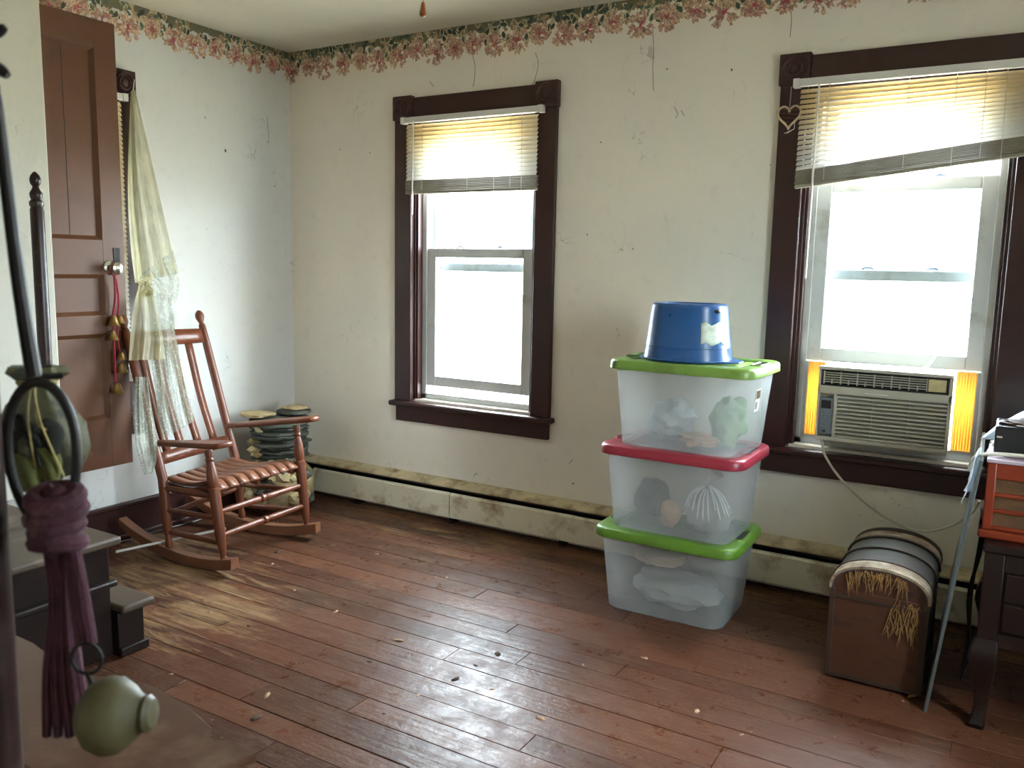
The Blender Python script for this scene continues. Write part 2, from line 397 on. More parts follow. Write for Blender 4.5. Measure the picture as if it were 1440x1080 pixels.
M_TRUNK = plain('trunk_board', C(74, 42, 26), .45, .35, 5, .1, dirt=C(38, 22, 16), dirt_amt=.5, stretch=(1, 1, 2))
M_TRUNKLID = plain('weathered_trunk_skin', C(72, 66, 60), .6, .3, 7, .15, dirt=C(52, 44, 38), dirt_amt=.4)
M_TRUNKPALE = plain('flaked_trunk_lining', C(168, 152, 128), .75, .2, 14, .3, dirt=C(96, 62, 42), dirt_amt=.85, dscale=16)
M_TRUNKDK = plain('trunk_rim', C(54, 38, 28), .5, .25, 9, .1)
M_STRAW = plain('straw_fibre', C(138, 104, 58), .8, .3, 30)
M_PANEL = plain('pale_panel', C(84, 90, 88), .35, .08, 2)
M_RADIO = plain('red_lacquer_wood', C(118, 42, 20), .3, .2, 5, .04, stretch=(1, 1, 3))
M_GRILLE = plain('brown_grille_cloth', C(88, 58, 30), .85, .25, 40, .3)
M_BAG = sheet_mat('white_plastic_bag', C(216, 224, 230), .4, .3, .08, .05, 6, spec=.1)
M_CLEARBAG = sheet_mat('clear_plastic_bag', C(230, 232, 230), .5, .25, .55, .05, 6, spec=.15)
M_CLOTH_D = plain('grey_green_cloth', C(78, 80, 70), .9, .3, 6, .2)
M_CLOTH_O = plain('tan_cloth', C(176, 136, 100), .9, .3, 6, .2)
M_CLOTH_P = plain('pale_peach_cloth', C(206, 178, 152), .9, .2, 5, .2)
M_CLOTH_G = plain('green_cloth', C(112, 146, 96), .9, .3, 7, .2)
M_CLOTH_W = plain('grey_white_cloth', C(168, 172, 170), .9, .2, 6, .2)
M_WICKER = plain('pale_wicker', C(206, 184, 150), .7, .2, 30, .2)
M_WICKERD = plain('brown_wicker', C(112, 78, 52), .8, .3, 30, .2)
M_CHIP = plain('dry_leaf_chip', C(170, 132, 100), .8, .3, 30)
M_CHIPD = plain('dark_leaf_chip', C(72, 52, 40), .85, .3, 30)
M_DUST = plain('grey_dust_fluff', C(168, 158, 142), 1, .2, 30)
M_EXT = plain('dry_grass_ground', C(160, 152, 132), .95, .2, .6)
M_FINIAL = plain('amber_wood', C(128, 66, 24), .3, .2, 20)

# ------------------------------------------------------------------ room shell
H = 2.40; XR = 4.40; YF = -4.60; T = .20
ground = struct(B(-40, 45, -45, 40, -.75, -.6).build('ground', M_EXT))
floor = struct(B(-T, XR + T, YF - T, T, -.16, -.021).build('floor', M_SUB))
board_cache = {}
y = 0.0; ri = 0
while y > YF:
    w = random.choice((.086, .095, .102, .112, .121))
    x = -.0; cuts = [0.0]
    while cuts[-1] < XR:
        cuts.append(min(XR, cuts[-1] + random.uniform(1.1, 2.9)))
        if XR - cuts[-1] < .5: cuts[-1] = XR
    for a, b in zip(cuts[:-1], cuts[1:]):
        dz = random.uniform(-.0012, 0.0)
        m = B(a + .0008, b - .0008, y - w + .0009, y - .0009, -.021, dz)
        o = m.build('floor_board', M_FLOOR, floor, bevel=.0012, seg=1)
    y -= w
ceiling = struct(B(-T, XR + T, YF - T, T, H, H + .12).build('ceiling', M_CEIL))

OW, OZ0, OZ1 = .71, .60, 1.99          # window opening
W1X, W2X = .842, 2.721                 # left side of the openings in the back wall
def wall_with_holes(axis, pos, thick, a0, a1, holes):
    """axis 'Y': wall lies in plane y=pos .. pos+thick; holes [(a0,a1,z0,z1)] along the other axis"""
    m = MB(); cuts = sorted(holes); cur = a0
    def seg(p0, p1, z0, z1):
        if axis == 'Y': m.box(p0, p1, min(pos, pos + thick), max(pos, pos + thick), z0, z1)
        else: m.box(min(pos, pos + thick), max(pos, pos + thick), p0, p1, z0, z1)
    for h in cuts:
        seg(cur, h[0], -.02, H); seg(h[0], h[1], -.02, h[2]); seg(h[0], h[1], h[3], H); cur = h[1]
    seg(cur, a1, -.02, H)
    return m
struct(wall_with_holes('Y', 0, T, -T, XR + T, [(W1X, W1X + OW, OZ0, OZ1), (W2X, W2X + OW, OZ0, OZ1)]).build('wall_back', M_WALL))
W3Y = -1.775
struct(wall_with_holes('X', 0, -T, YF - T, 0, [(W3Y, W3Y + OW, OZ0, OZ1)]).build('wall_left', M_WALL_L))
struct(wall_with_holes('X', XR, T, YF - T, 0, [(-1.94, -1.56, OZ0, OZ1)]).build('wall_right', M_WALL))  # opening cut for the added fill window
struct(B(0, XR, YF - T, YF, -.02, H).build('wall_front', M_WALL))
# boxed-in staircase: its side wall stands on the dark platform
SWX = .385
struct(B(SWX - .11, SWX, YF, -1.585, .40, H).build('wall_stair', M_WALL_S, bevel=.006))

# left baseboard with cap moulding and shoe
bb = struct(B(.0, .018, -1.72, -.005, 0, .145).build('baseboard_left', M_TRIM, bevel=.002))
B(.0, .026, -1.72, -.005, .145, .169).build('cap_moulding', M_TRIM, bb, bevel=.006)
B(.018, .034, -1.72, -.005, 0, .022).build('shoe_moulding', M_TRIM, bb, bevel=.006)

# ------------------------------------------------------------------ floral wallpaper border (flat print, torn scalloped edge)
def paint_border(L, Hh, step, seed):
    rng = np.random.default_rng(seed)
    nx = int(L / step) + 1; ny = int(Hh / step) + 1
    X, Yg = np.meshgrid(np.arange(nx) * step, np.arange(ny) * step)      # Y down from ceiling
    img = np.zeros((ny, nx, 3)); msk = np.zeros((ny, nx), bool)
    lin = lambda c: np.array([s2l(q) for q in c])
    def ell(cx, cy, a, b, ang, col, outline=None, shade=0.0):
        x0 = max(int((cx - a * 1.3) / step), 0); x1 = min(int((cx + a * 1.3) / step) + 2, nx)
        if x1 <= x0: return
        dx = X[:, x0:x1] - cx; dy = Yg[:, x0:x1] - cy; ca, sa = math.cos(ang), math.sin(ang)
        u = (dx * ca + dy * sa) / a; v = (-dx * sa + dy * ca) / b
        # leaf shape: pointed ends
        r = np.sqrt(u ** 2 + v ** 2) + .25 * np.abs(u) * np.abs(v)
        if outline is not None:
            k = r < 1.28; img[:, x0:x1][k] = outline; msk[:, x0:x1] |= k
        k = r < 1.0
        c = col * (1 + shade * (u[k] if shade else 0))[:, None] if shade else col
        img[:, x0:x1][k] = c; msk[:, x0:x1] |= k
    top = Yg < .045 + .01 * np.sin(X * 31) + .008 * np.sin(X * 77 + 1)
    img[top] = lin((112, 108, 84)); msk |= top
    cream = lin((224, 208, 172)); greens = [(62, 82, 70), (84, 102, 84), (52, 68, 58)]; tans = [(176, 152, 118), (150, 130, 98), (196, 172, 136), (140, 132, 104)]
    pinks = [(178, 122, 112), (160, 96, 98), (190, 148, 128), (150, 104, 104)]
    n = int(L / .007)
    for i in range(n):
        cx = rng.uniform(0, L); cy = rng.uniform(.0, .10)
        col = tans[rng.integers(4)] if rng.random() < .62 else greens[rng.integers(3)]
        if cy < .03 and rng.random() < .5: col = greens[rng.integers(3)]
        ell(cx, cy, rng.uniform(.014, .026), rng.uniform(.008, .013), rng.uniform(0, PI), lin(col), cream if rng.random() < .5 else None)
    per = .118; k = 0; cx = rng.uniform(0, .05)
    while cx < L + .05:
        kind = k % 3; cy = (.098, .086, .108)[kind] + rng.uniform(-.006, .006); R = (.054, .046, .058)[kind]
        petals = []
        for q in range(64):
            a = rng.uniform(0, 2 * PI); r = R * math.sqrt(rng.uniform(0.05, 1))
            petals.append((r, a))
        petals.sort(key=lambda p: -p[0])
        for r, a in petals:
            px = cx + r * math.cos(a); py = cy + r * math.sin(a) * .95
            f = r / R; base = np.array(pinks[rng.integers(4)], float) * (1 - f * .55) + np.array((222, 196, 160), float) * f * .55
            ell(px, py, .0125, .0062, a + rng.uniform(-.4, .4), lin(base), cream if rng.random() < .55 else lin(base * .78))
        for q in range(7):
            a = rng.uniform(0, 2 * PI); r = rng.uniform(0, .016)
            ell(cx + r * math.cos(a), cy + r * math.sin(a), .007, .004, a, lin((178, 74, 82)), None)
        # leaf pair between the blossoms
        for q in range(3):
            ell(cx + per / 2 + rng.uniform(-.016, .016), rng.uniform(.04, .09), .017, .010, rng.uniform(.9, 2.2), lin(greens[rng.integers(3)]) if q else lin(tans[rng.integers(4)]), cream)
        cx += per * rng.uniform(.92, 1.08); k += 1
    img *= (0.9 + .2 * rng.random((ny, nx, 1)))
    return img, msk, nx, ny
def border(name, L, Hh, step, seed, f):
    img, msk, nx, ny = paint_border(L, Hh, step, seed)
    me = bpy.data.meshes.new(name)
    ii, jj = np.meshgrid(np.arange(nx), np.arange(ny))
    P3 = f(ii.ravel() * step, jj.ravel() * step)
    cell = msk[:-1, :-1] & msk[1:, :-1] & msk[:-1, 1:] & msk[1:, 1:]
    jv, iv = np.nonzero(cell); a = jv * nx + iv
    F = np.stack([a, a + nx, a + nx + 1, a + 1], 1)
    used = np.unique(F); remap = np.full(nx * ny, -1); remap[used] = np.arange(len(used)); F = remap[F]
    me.vertices.add(len(used)); me.vertices.foreach_set('co', P3[used].astype(np.float32).ravel())
    me.loops.add(F.size); me.loops.foreach_set('vertex_index', F.astype(np.int32).ravel())
    me.polygons.add(len(F)); me.polygons.foreach_set('loop_start', np.arange(0, F.size, 4, dtype=np.int32))
    me.update(calc_edges=True); me.validate()
    ca = me.color_attributes.new('print', 'FLOAT_COLOR', 'POINT')
    col = np.ones((len(used), 4), np.float32); col[:, :3] = img.reshape(-1, 3)[used]
    ca.data.foreach_set('color', col.ravel())
    me.materials.append(M_BORDER)
    o = bpy.data.objects.new(name, me); COL.objects.link(o)
    return struct(o)
z_ = np.zeros_like
border('trim_1', 4.39, .165, .004, 3, lambda s, d: np.stack([.003 + s, z_(s) - .0022, H - .001 - d], 1))
border('trim_2', 1.60, .165, .004, 5, lambda s, d: np.stack([z_(s) + .0022, -.003 - s, H - .001 - d], 1))
SC['note'] = ''; del SC['note']

# ------------------------------------------------------------------ windows
def rosette_block(parent, fx, w=.115, h=.115):
    """fx(a, b, c): a along wall, b out of wall, c up -> world; local block centred on 0,0"""
    m = MB(); pts = [(-w / 2, -h / 2), (w / 2, -h / 2), (w / 2, h / 2), (-w / 2, h / 2)]
    m.prism(pts, lambda p, e: fx(p[0], .001 + e * .033, p[1]))
    o = m.build('rosette_block', M_TRIM, parent, bevel=.003)
    ring = MB(); prof = [(.048, 0), (.048, .004), (.044, .009), (.039, .004), (.036, .002), (.032, .002), (.030, .007), (.025, .008), (.020, .003), (.017, .003), (.014, .008), (.007, .011), (.0, .012)]
    ring.lathe([(r, t) for r, t in prof], fx(0, .033, 0), None, 28) if False else None
    base = fx(0, .034, 0); tip = fx(0, 1.034, 0)
    ring.lathe(prof, base, tip, 28); ring.build('rosette', M_TRIM, o, sharp=25)
    return o
def make_window(name, fx, lower_z0, raised, rosettes=True, gap_bottom=True):
    """fx(a,b,c): a from left jamb (0..OW), b out into the room, c height"""
    root = empty_struct(name, fx(OW / 2, 0, OZ0))
    def bx(nm, a0, a1, b0, b1, c0, c1, mat, par=root, bev=.002):
        m = MB(); m.hexa([fx(a0, b0, c0), fx(a1, b0, c0), fx(a1, b1, c0), fx(a0, b1, c0), fx(a0, b0, c1), fx(a1, b0, c1), fx(a1, b1, c1), fx(a0, b1, c1)])
        return m.build(nm, mat, par, bevel=bev)
    # casing
    for s in (0, 1):
        a0, a1 = ((-.100, 0.002), (OW - .002, OW + .100))[s]
        bx('side_casing', a0, a1, .0005, .026, OZ0 - .012, OZ1, M_TRIM, bev=.004)
    bx('head_casing', 0.01, OW - .01, .0005, .026, OZ1 - .002, OZ1 + .103, M_TRIM, bev=.004)
    for a in (-.049, OW + .049):
        rosette_block(root, lambda p, b, c, a=a: fx(a + p, b, OZ1 + .056 + c))
    bx('stool', -.118, OW + .118, -.05, .058, OZ0 - .038, OZ0 - .012, M_TRIM, bev=.008)
    bx('apron', -.095, OW + .095, .0005, .022, OZ0 - .118, OZ0 - .038, M_TRIM, bev=.004)
    # brown jamb lining and stops
    for s in (0, 1):
        a0, a1 = ((0, .014), (OW - .014, OW))[s]
        bx('jamb', a0, a1, -.17, .0, OZ0 - .012, OZ1, M_TRIM)
        a0, a1 = ((.014, .026), (OW - .026, OW - .014))[s]
        bx('stop', a0, a1, -.045, -.006, OZ0 - .01, OZ1 - .014, M_TRIM)
    bx('head_jamb', .014, OW - .014, -.17, 0, OZ1 - .014, OZ1, M_TRIM)
    # white vinyl frame
    for s in (0, 1):
        a0, a1 = ((.014, .05), (OW - .05, OW - .014))[s]
        bx('frame_track', a0, a1, -.165, -.046, OZ0, OZ1 - .014, M_VINYL)
        for bb_ in (-.098, -.12):
            a2 = (.05, OW - .05)[s]; bx('track_rib', a2 - .004, a2 + .004, bb_ - .003, bb_ + .003, OZ0, OZ1 - .03, M_VINYL, bev=.001)
    bx('frame_head', .05, OW - .05, -.165, -.046, OZ1 - .05, OZ1 - .014, M_VINYL)
    bx('frame_sill', .014, OW - .014, -.185, -.046, OZ0 - .012, OZ0 + .028, M_VINYL, bev=.004)
    def sash(nm, a0, a1, b0, b1, c0, c1, st, bot, top):
        r = bx(nm, a0, a0 + st, b0, b1, c0, c1, M_VINYL, bev=.004)
        bx('stile', a1 - st, a1, b0, b1, c0, c1, M_VINYL, r, .004)
        bx('rail', a0 + st, a1 - st, b0, b1, c0, c0 + bot, M_VINYL, r, .004)
        bx('rail', a0 + st, a1 - st, b0, b1, c1 - top, c1, M_VINYL, r, .004)
        bm_ = (b0 + b1) / 2
        bx('pane', a0 + st, a1 - st, bm_ - .002, bm_ + .002, c0 + bot, c1 - top, M_GLASS, r, 0)
        return r
    L = sash('lower_sash', .047, OW - .047, -.092, -.052, lower_z0, lower_z0 + .70, .055, .052, .046)
    U = sash('upper_sash', .05, OW - .05, -.138, -.102, 1.255, OZ1 - .04, .05, .042, .045)
    for k in (.34, .66):
        a = OW * k
        m = MB(); p0 = fx(a - .022, -.074, lower_z0 + .70); 
        m.tube([fx(a - .024, -.07, lower_z0 + .703), fx(a, -.066, lower_z0 + .710), fx(a + .024, -.07, lower_z0 + .703)], [.004, .006, .004], 8)
        m.build('sash_lock', M_GREYMETAL, L)
        m = MB(); m.tube([fx(a - .022, -.12, 1.2985), fx(a - .008, -.118, 1.306), fx(a + .012, -.118, 1.305), fx(a + .022, -.12, 1.2985)], [.005, .006, .006, .005], 8)
        m.build('sash_keeper', M_GREYMETAL, U)
    return root
fxb = lambda x0: (lambda a, b, c: Vector((x0 + a, -b, c)))
make_window('window_1', fxb(W1X), .668, .05)
make_window('window_2', fxb(W2X), .936, .3)
make_window('window_3', lambda a, b, c: Vector((b, W3Y + a, c)), .63, 0)
# narrow unseen window added in the right wall to brighten the room, built simply
fill_window = empty_struct('added_fill_window', (XR, -1.75, OZ0))
for nm, a in (('side_casing', (XR - .026, XR, -2.04, -1.94, .59, 1.99)), ('side_casing', (XR - .026, XR, -1.56, -1.46, .59, 1.99)), ('head_casing', (XR - .026, XR, -2.04, -1.46, 1.99, 2.09)), ('stool', (XR - .05, XR + .05, -2.06, -1.44, .56, .588)),
              ('frame_track', (XR + .05, XR + .15, -1.94, -1.91, .60, 1.99)), ('frame_track', (XR + .05, XR + .15, -1.59, -1.56, .60, 1.99)), ('frame_head', (XR + .05, XR + .15, -1.91, -1.59, 1.95, 1.99)), ('frame_sill', (XR + .05, XR + .15, -1.91, -1.59, .60, .64)), ('meeting_rail', (XR + .07, XR + .12, -1.91, -1.59, 1.27, 1.31))):
    B(*a).build(nm, M_TRIM if 'casing' in nm or nm == 'stool' else M_VINYL, fill_window, bevel=.003)
B(XR + .098, XR + .102, -1.91, -1.59, .64, 1.95).build('pane', M_GLASS, fill_window)

# ------------------------------------------------------------------ venetian blinds
def make_blind(name, label, fx, a0, a1, ztop, zl, zr, n, bundle, wand, group=None, tilt_deg=58):
    """fx(a,b,c); zl, zr: bottom of the hanging slats on either side"""
    root = thing(name, label, 'blind', fx((a0 + a1) / 2, .04, ztop))
    def bx(nm, a0, a1, b0, b1, c0, c1, mat, par=root, bev=.0015):
        m = MB(); m.hexa([fx(a0, b0, c0), fx(a1, b0, c0), fx(a1, b1, c0), fx(a0, b1, c0), fx(a0, b0, c1), fx(a1, b0, c1), fx(a1, b1, c1), fx(a0, b1, c1)])
        return m.build(nm, mat, par, bevel=bev)
    bx('head_rail', a0 - .006, a1 + .006, .028, .056, ztop - .026, ztop, M_RAIL)
    for a in (a0 - .016, a1 + .016): bx('end_bracket', a - .012, a + .012, .026, .060, ztop - .030, ztop + .002, M_RAIL)
    zt = ztop - .036
    for i in range(n):
        t = (i + .5) / n; cl = lerp(zt, zl, t); cr = lerp(zt, zr, t)
        m = MB(); rows = []; tilt = math.radians(tilt_deg); W = .0245
        for k in range(5):
            s = (k / 4 - .5) * W; bow = .0022 * (1 - (2 * k / 4 - 1) ** 2)
            db = .042 - s * math.cos(tilt) + bow * math.sin(tilt); dz = s * math.sin(tilt) + bow * math.cos(tilt)
            rows.append([fx(a0, db, cl + dz), fx(lerp(a0, a1, .5), db, (cl + cr) / 2 + dz - .0006), fx(a1, db, cr + dz)])
        m.grid(rows)
        mat = M_SLATS_BACKLIT[max(0, min(6, int((t - .12) * 9)))]  # upper slats take the warmer painted backlight tint
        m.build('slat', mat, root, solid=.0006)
    # gathered slats and bottom rail
    nb = bundle
    for i in range(nb):
        h = .052 / nb
        cl = zl - h * (i + .5); cr = zr - h * (i + .5); j = random.uniform(-.0035, .0035)
        m = MB(); m.hexa([fx(a0 + j, .028, cl - h * .36), fx(a1 + j, .028, cr - h * .36), fx(a1 + j, .054 + j, cr - h * .36), fx(a0 + j, .054 + j, cl - h * .36),
                          fx(a0 + j, .028, cl + h * .36), fx(a1 + j, .028, cr + h * .36), fx(a1 + j, .054 + j, cr + h * .36), fx(a0 + j, .054 + j, cl + h * .36)])
        m.build('gathered_slat', M_SLATDIRT, root)
    m = MB(); m.hexa([fx(a0, .027, zl - .066), fx(a1, .027, zr - .066), fx(a1, .055, zr - .066), fx(a0, .055, zl - .066), fx(a0, .027, zl - .053), fx(a1, .027, zr - .053), fx(a1, .055, zr - .053), fx(a0, .055, zl - .053)])
    m.build('bottom_rail', M_SLATDIRT, root, bevel=.003)
    for k in (.14, .5, .82):
        a = lerp(a0, a1, k); zb = lerp(zl, zr, k) - .05
        MB().tube([fx(a, .0565, ztop - .02), fx(a, .0565, zb)], .0011, 6).build('ladder_cord', M_CORD, root)
    for k in (.90, .70):
        a = lerp(a0, a1, k); MB().tube([fx(a, .059, ztop - .024), fx(a + .004, .061, lerp(zl, zr, k) - .07)], .0012, 6).build('lift_cord', M_CORD, root)
    a, zb = wand
    MB().tube([fx(a, .062, ztop - .02), fx(a, .064, ztop - .05), fx(a - .004, .064, zb)], [.0025, .0042, .0042], 8).build('tilt_wand', M_CORD, root)
    return root
fw = lambda a, b, c: Vector((a, -b, c))
make_blind('venetian_blind', 'white venetian blind drawn up level over the narrow window beside the room corner', fw, .832, 1.568, 1.995, 1.694, 1.694, 14, 7, (.886, 1.53))
make_blind('venetian_blind', 'white venetian blind sagging at a slant above the air conditioner', fw, 2.703, 3.452, 2.003, 1.665, 1.752, 16, 9, (2.772, 1.26), tilt_deg=44)
make_blind('venetian_blind', 'white venetian blind lowered behind the open brown door', lambda a, b, c: Vector((b, a, c)), -1.765, -1.045, 1.995, .80, .80, 58, 5, (-1.70, 1.4))

# ------------------------------------------------------------------ baseboard heater
heater = thing('baseboard_heater', 'cream metal baseboard heater with black slot, stained top, along the window wall', 'heater', (2.0, -.04, 0))
HX0, HX1 = .06, 4.30
B(HX0, HX1, -.012, -.0005, .02, .208).build('back_plate', M_HEAT, heater)
m = MB(); m.prism([(-.0005, .214), (-.0005, .206), (-.062, .188), (-.072, .184), (-.072, .192), (-.062, .197)], lambda p, e: Vector((lerp(HX0, HX1, e), p[0], p[1])))
m.build('top_hood', M_HEATTOP, heater, bevel=.0015)
B(HX0 + .005, HX1 - .005, -.06, -.012, .05, .176).build('fin_core', M_BLACK, heater)
m = MB(); m.bar((HX0, -.058, .166), (HX1, -.058, .166), .004, .012); m.build('damper', M_BLACKG, heater)
for a, b in ((HX0 + .15, 1.128), (1.134, 2.36), (2.366, 3.35), (3.356, HX1)):
    m = MB(); m.prism([(-.066, .028), (-.078, .034), (-.080, .150), (-.074, .158), (-.062, .160), (-.062, .154), (-.070, .152), (-.074, .148), (-.073, .038), (-.066, .034)], lambda p, e: Vector((lerp(a, b, e), p[0], p[1])))
    m.build('front_cover', M_HEAT, heater, bevel=.0012)
for a in (HX0, HX1 - .03): B(a, a + .03, -.078, -.0005, 0, .205).build('end_cap', M_HEAT, heater, bevel=.004)
for x in np.arange(.5, 4.2, .62): B(x, x + .02, -.06, -.004, 0, .06).build('bracket', M_BLACKG, heater)

# ------------------------------------------------------------------ open brown door and what hangs on it
DX, DY1, DY0, DZ0, DZ1 = .150, -1.133, -1.733, .386, 2.247
door = empty_struct('door_1', (DX, (DY0 + DY1) / 2, DZ0))
DT = .036
def dbox(nm, y0, y1, z0, z1, x0, x1, par=door, bev=.0015, mat=M_DOOR): return B(x0, x1, y0, y1, z0, z1).build(nm, mat, par, bevel=bev)
X0, X1 = DX - DT, DX
st = .098
dbox('stile', DY1 - st, DY1, DZ0, DZ1, X0, X1); dbox('stile', DY0, DY0 + st, DZ0, DZ1, X0, X1)
rails = [(DZ0, .60), (.965, 1.045), (1.215, 1.36), (2.135, DZ1)]
for z0, z1 in rails: dbox('rail', DY0 + st, DY1 - st, z0, z1, X0, X1)
for (a, z0), (z1, b) in zip(rails[:-1], rails[1:]):
    pz0, pz1 = z0, z1
    dbox('panel', DY0 + st - .005, DY1 - st + .005, pz0 - .005, pz1 + .005, X0 + .01, X1 - .017)
    w = .016
    ring = [((DY0 + st, pz0), (DY1 - st, pz0)), ((DY1 - st, pz0), (DY1 - st, pz1)), ((DY1 - st, pz1), (DY0 + st, pz1)), ((DY0 + st, pz1), (DY0 + st, pz0))]
    cy, cz = (DY0 + DY1) / 2, (pz0 + pz1) / 2
    m = MB()
    o4 = [Vector((X1 - .001, y_, z__)) for y_, z__ in ((DY0 + st, pz0), (DY1 - st, pz0), (DY1 - st, pz1), (DY0 + st, pz1))]
    i4 = [Vector((X1 - .0165, y_, z__)) for y_, z__ in ((DY0 + st + w, pz0 + w), (DY1 - st - w, pz0 + w), (DY1 - st - w, pz1 - w), (DY0 + st + w, pz1 - w))]
    b4 = [Vector((X1 - .0175, p.y, p.z)) for p in o4]
    m.add(o4 + i4 + b4, [(0, 1, 5, 4), (1, 2, 6, 5), (2, 3, 7, 6), (3, 0, 4, 7), (8, 9, 5, 4), (9, 10, 6, 5), (10, 11, 7, 6), (11, 8, 4, 7), (0, 1, 9, 8), (1, 2, 10, 9), (2, 3, 11, 10), (3, 0, 8, 11)])
    m.build('panel_moulding', M_DOOR, door)
# split seam of the tall panel
B(X1 - .0172, X1 - .0160, -1.362, -1.360, 1.36, 2.135).build('panel_seam', M_BLACK, door)
kn = onX(161, 377, DX + .03)
kb = Vector((DX, kn.y, kn.z))
knob = MB().lathe([(.030, 0), (.031, .003), (.026, .007), (.010, .010), (.009, .028), (.018, .034), (.027, .042), (.029, .050), (.026, .059), (.016, .064), (.0, .065)], kb, kb + Vector((1, 0, 0)), 24).build('door_knob', M_CHROME, door)
B(X0 + .006, X1 - .006, DY1 - .001, DY1 + .002, kn.z - .05, kn.z + .05).build('latch_plate', M_BLACK, door)
B(DX, DX + .003, DY1 - .052, DY1 - .022, kn.z + .02, kn.z + .085).build('old_lock_plate', M_BLACK, door, bevel=.001)
# bells on a red cord
bells = thing('door_bells', 'string of small brass bells on a red cord looped over the door knob', 'bells', (kb.x + .02, kb.y, kb.z - .5))
bells.location = (DX + .022, kb.y, kb.z - .02)
bx_ = DX + .026
lp = [Vector((bx_, kb.y + .014 * math.cos(a), kb.z - .008 + .026 * math.sin(a))) for a in np.linspace(0, 2 * PI, 20, endpoint=False)]
MB().tube(lp, .003, 6, closed=True).build('cord_loop', M_RED, bells)
def px_on_door(u, v): p = onX(u, v, bx_); return p
cpts = [px_on_door(161, 388), px_on_door(162, 420), px_on_door(159, 450), px_on_door(161, 500), px_on_door(163, 540)]
MB().tube(smooth_path(cpts, 6), .005, 8).build('cord', M_RED, bells)
MB().tube(smooth_path([px_on_door(163, 392), px_on_door(167, 425), px_on_door(165, 470), px_on_door(170, 505)], 6), .004, 8).build('cord', M_RED, bells)
for u, v, s in ((161, 446, 1), (159, 466, 1), (170, 446, .8), (172, 497, .8), (172, 512, 1), (166, 540, 1.05)):
    p = px_on_door(u, v) + Vector((.004, -.008, 0)); k = .035 * s
    pr = [(.004, .0), (.006, -.15), (.28, -.2), (.42, -.4), (.52, -.8), (.66, -1.15), (.82, -1.35), (.80, -1.36), (.6, -1.1), (.0, -.3)]
    bl = MB().lathe([(r * k, t * k) for r, t in pr], p + Vector((0, 0, .012)), None, 18).build('bell', M_BRASS, bells)
    MB().blob(p + Vector((0, 0, .012 - k * 1.28)), (.006, .006, .006), 0, 0, 1).build('clapper', M_IRON, bl)

# ------------------------------------------------------------------ sheer curtain, knotted, hanging off the window casing over the chair back
curt = thing('sheer_curtain', 'sheer pale green and gold curtain tied in a knot, tails draped over the rocker', 'curtain', (.08, -1.0, .3))
def cx_at(v):   # distance from the left wall by height in the picture: over the chair back it comes forward
    ks = [(120, .062), (330, .085), (400, .115), (440, .19), (500, .255), (560, .325), (640, .41), (700, .44)]
    for (a, b), (c, d) in zip(ks[:-1], ks[1:]):
        if v <= c: return lerp(b, d, max(0, (v - a) / (c - a)))
    return ks[-1][1]
def drape(name, Lp, Rp, nf, amp, mat, ncol=40, off=0.0, seed=0, nrow=10):
    Ls = smooth_path([(u, v, 0) for u, v in Lp], nrow); Rs = smooth_path([(u, v, 0) for u, v in Rp], nrow)
    n = min(len(Ls), len(Rs)); rows = []
    for i in range(n):
        a, b = Ls[i], Rs[i]; row = []
        for k in range(ncol):
            t = k / (ncol - 1); u = lerp(a.x, b.x, t); v = lerp(a.y, b.y, t)
            wdt = max(4, abs(b.x - a.x)); ph = nf * 2 * PI * t + seed + .6 * math.sin(i * .13 + seed)
            x = cx_at(v) + off + amp * min(1, wdt / 50) * (math.sin(ph) + .4 * math.sin(2.3 * ph + 1)) + .004 * mnoise.noise(Vector((t * 6, i * .2, seed)))
            row.append(onX(u, v, x))
        rows.append(row)
    return MB().grid(rows).build(name, mat, curt, sharp=180)
drape('upper_drape', [(184, 128), (181, 200), (180, 280), (184, 350), (190, 398)], [(190, 126), (205, 190), (222, 265), (238, 335), (250, 385)], 3.0, .010, M_CURT2, seed=1)
drape('gathered_bulge', [(192, 390), (204, 396), (214, 404), (222, 412), (230, 420)], [(243, 352), (250, 380), (252, 402), (249, 420), (242, 431)], 2.5, .010, M_CURT, seed=2)
drape('front_flounce', [(196, 398), (188, 430), (184, 465), (181, 507)], [(212, 404), (222, 440), (229, 475), (232, 505)], 2.0, .012, M_CURT2, seed=3, off=.02)
drape('long_tail', [(206, 402), (208, 450), (214, 520), (222, 580), (228, 618)], [(240, 420), (247, 470), (258, 520), (268, 565), (273, 592)], 2.6, .014, M_CURT, seed=4, off=.01)
drape('short_tail', [(190, 530), (187, 570), (189, 610), (194, 640), (203, 668)], [(207, 530), (213, 570), (220, 610), (221, 640), (216, 664)], 1.6, .012, M_CURT, seed=5, off=.03, ncol=24)
kp = onX(204, 398, .15)
m = MB(); m.blob(kp, (.024, .026, .024), .5, 3, 3, 3.5); m.build('knot', M_CURT2, curt)
for a in range(5):
    q = onX(204 + (a - 2) * 5, 418, .15); m = MB(); m.tube([kp, lerp(kp, q, .5) + Vector((.02, 0, 0)), q], [.010, .013, .005], 8); m.build('knot_fold', M_CURT2, curt)
MB().tube([onX(187, 128, .05), onX(189, 112, .04)], .002, 6).build('hanging_loop', M_CORD, curt)

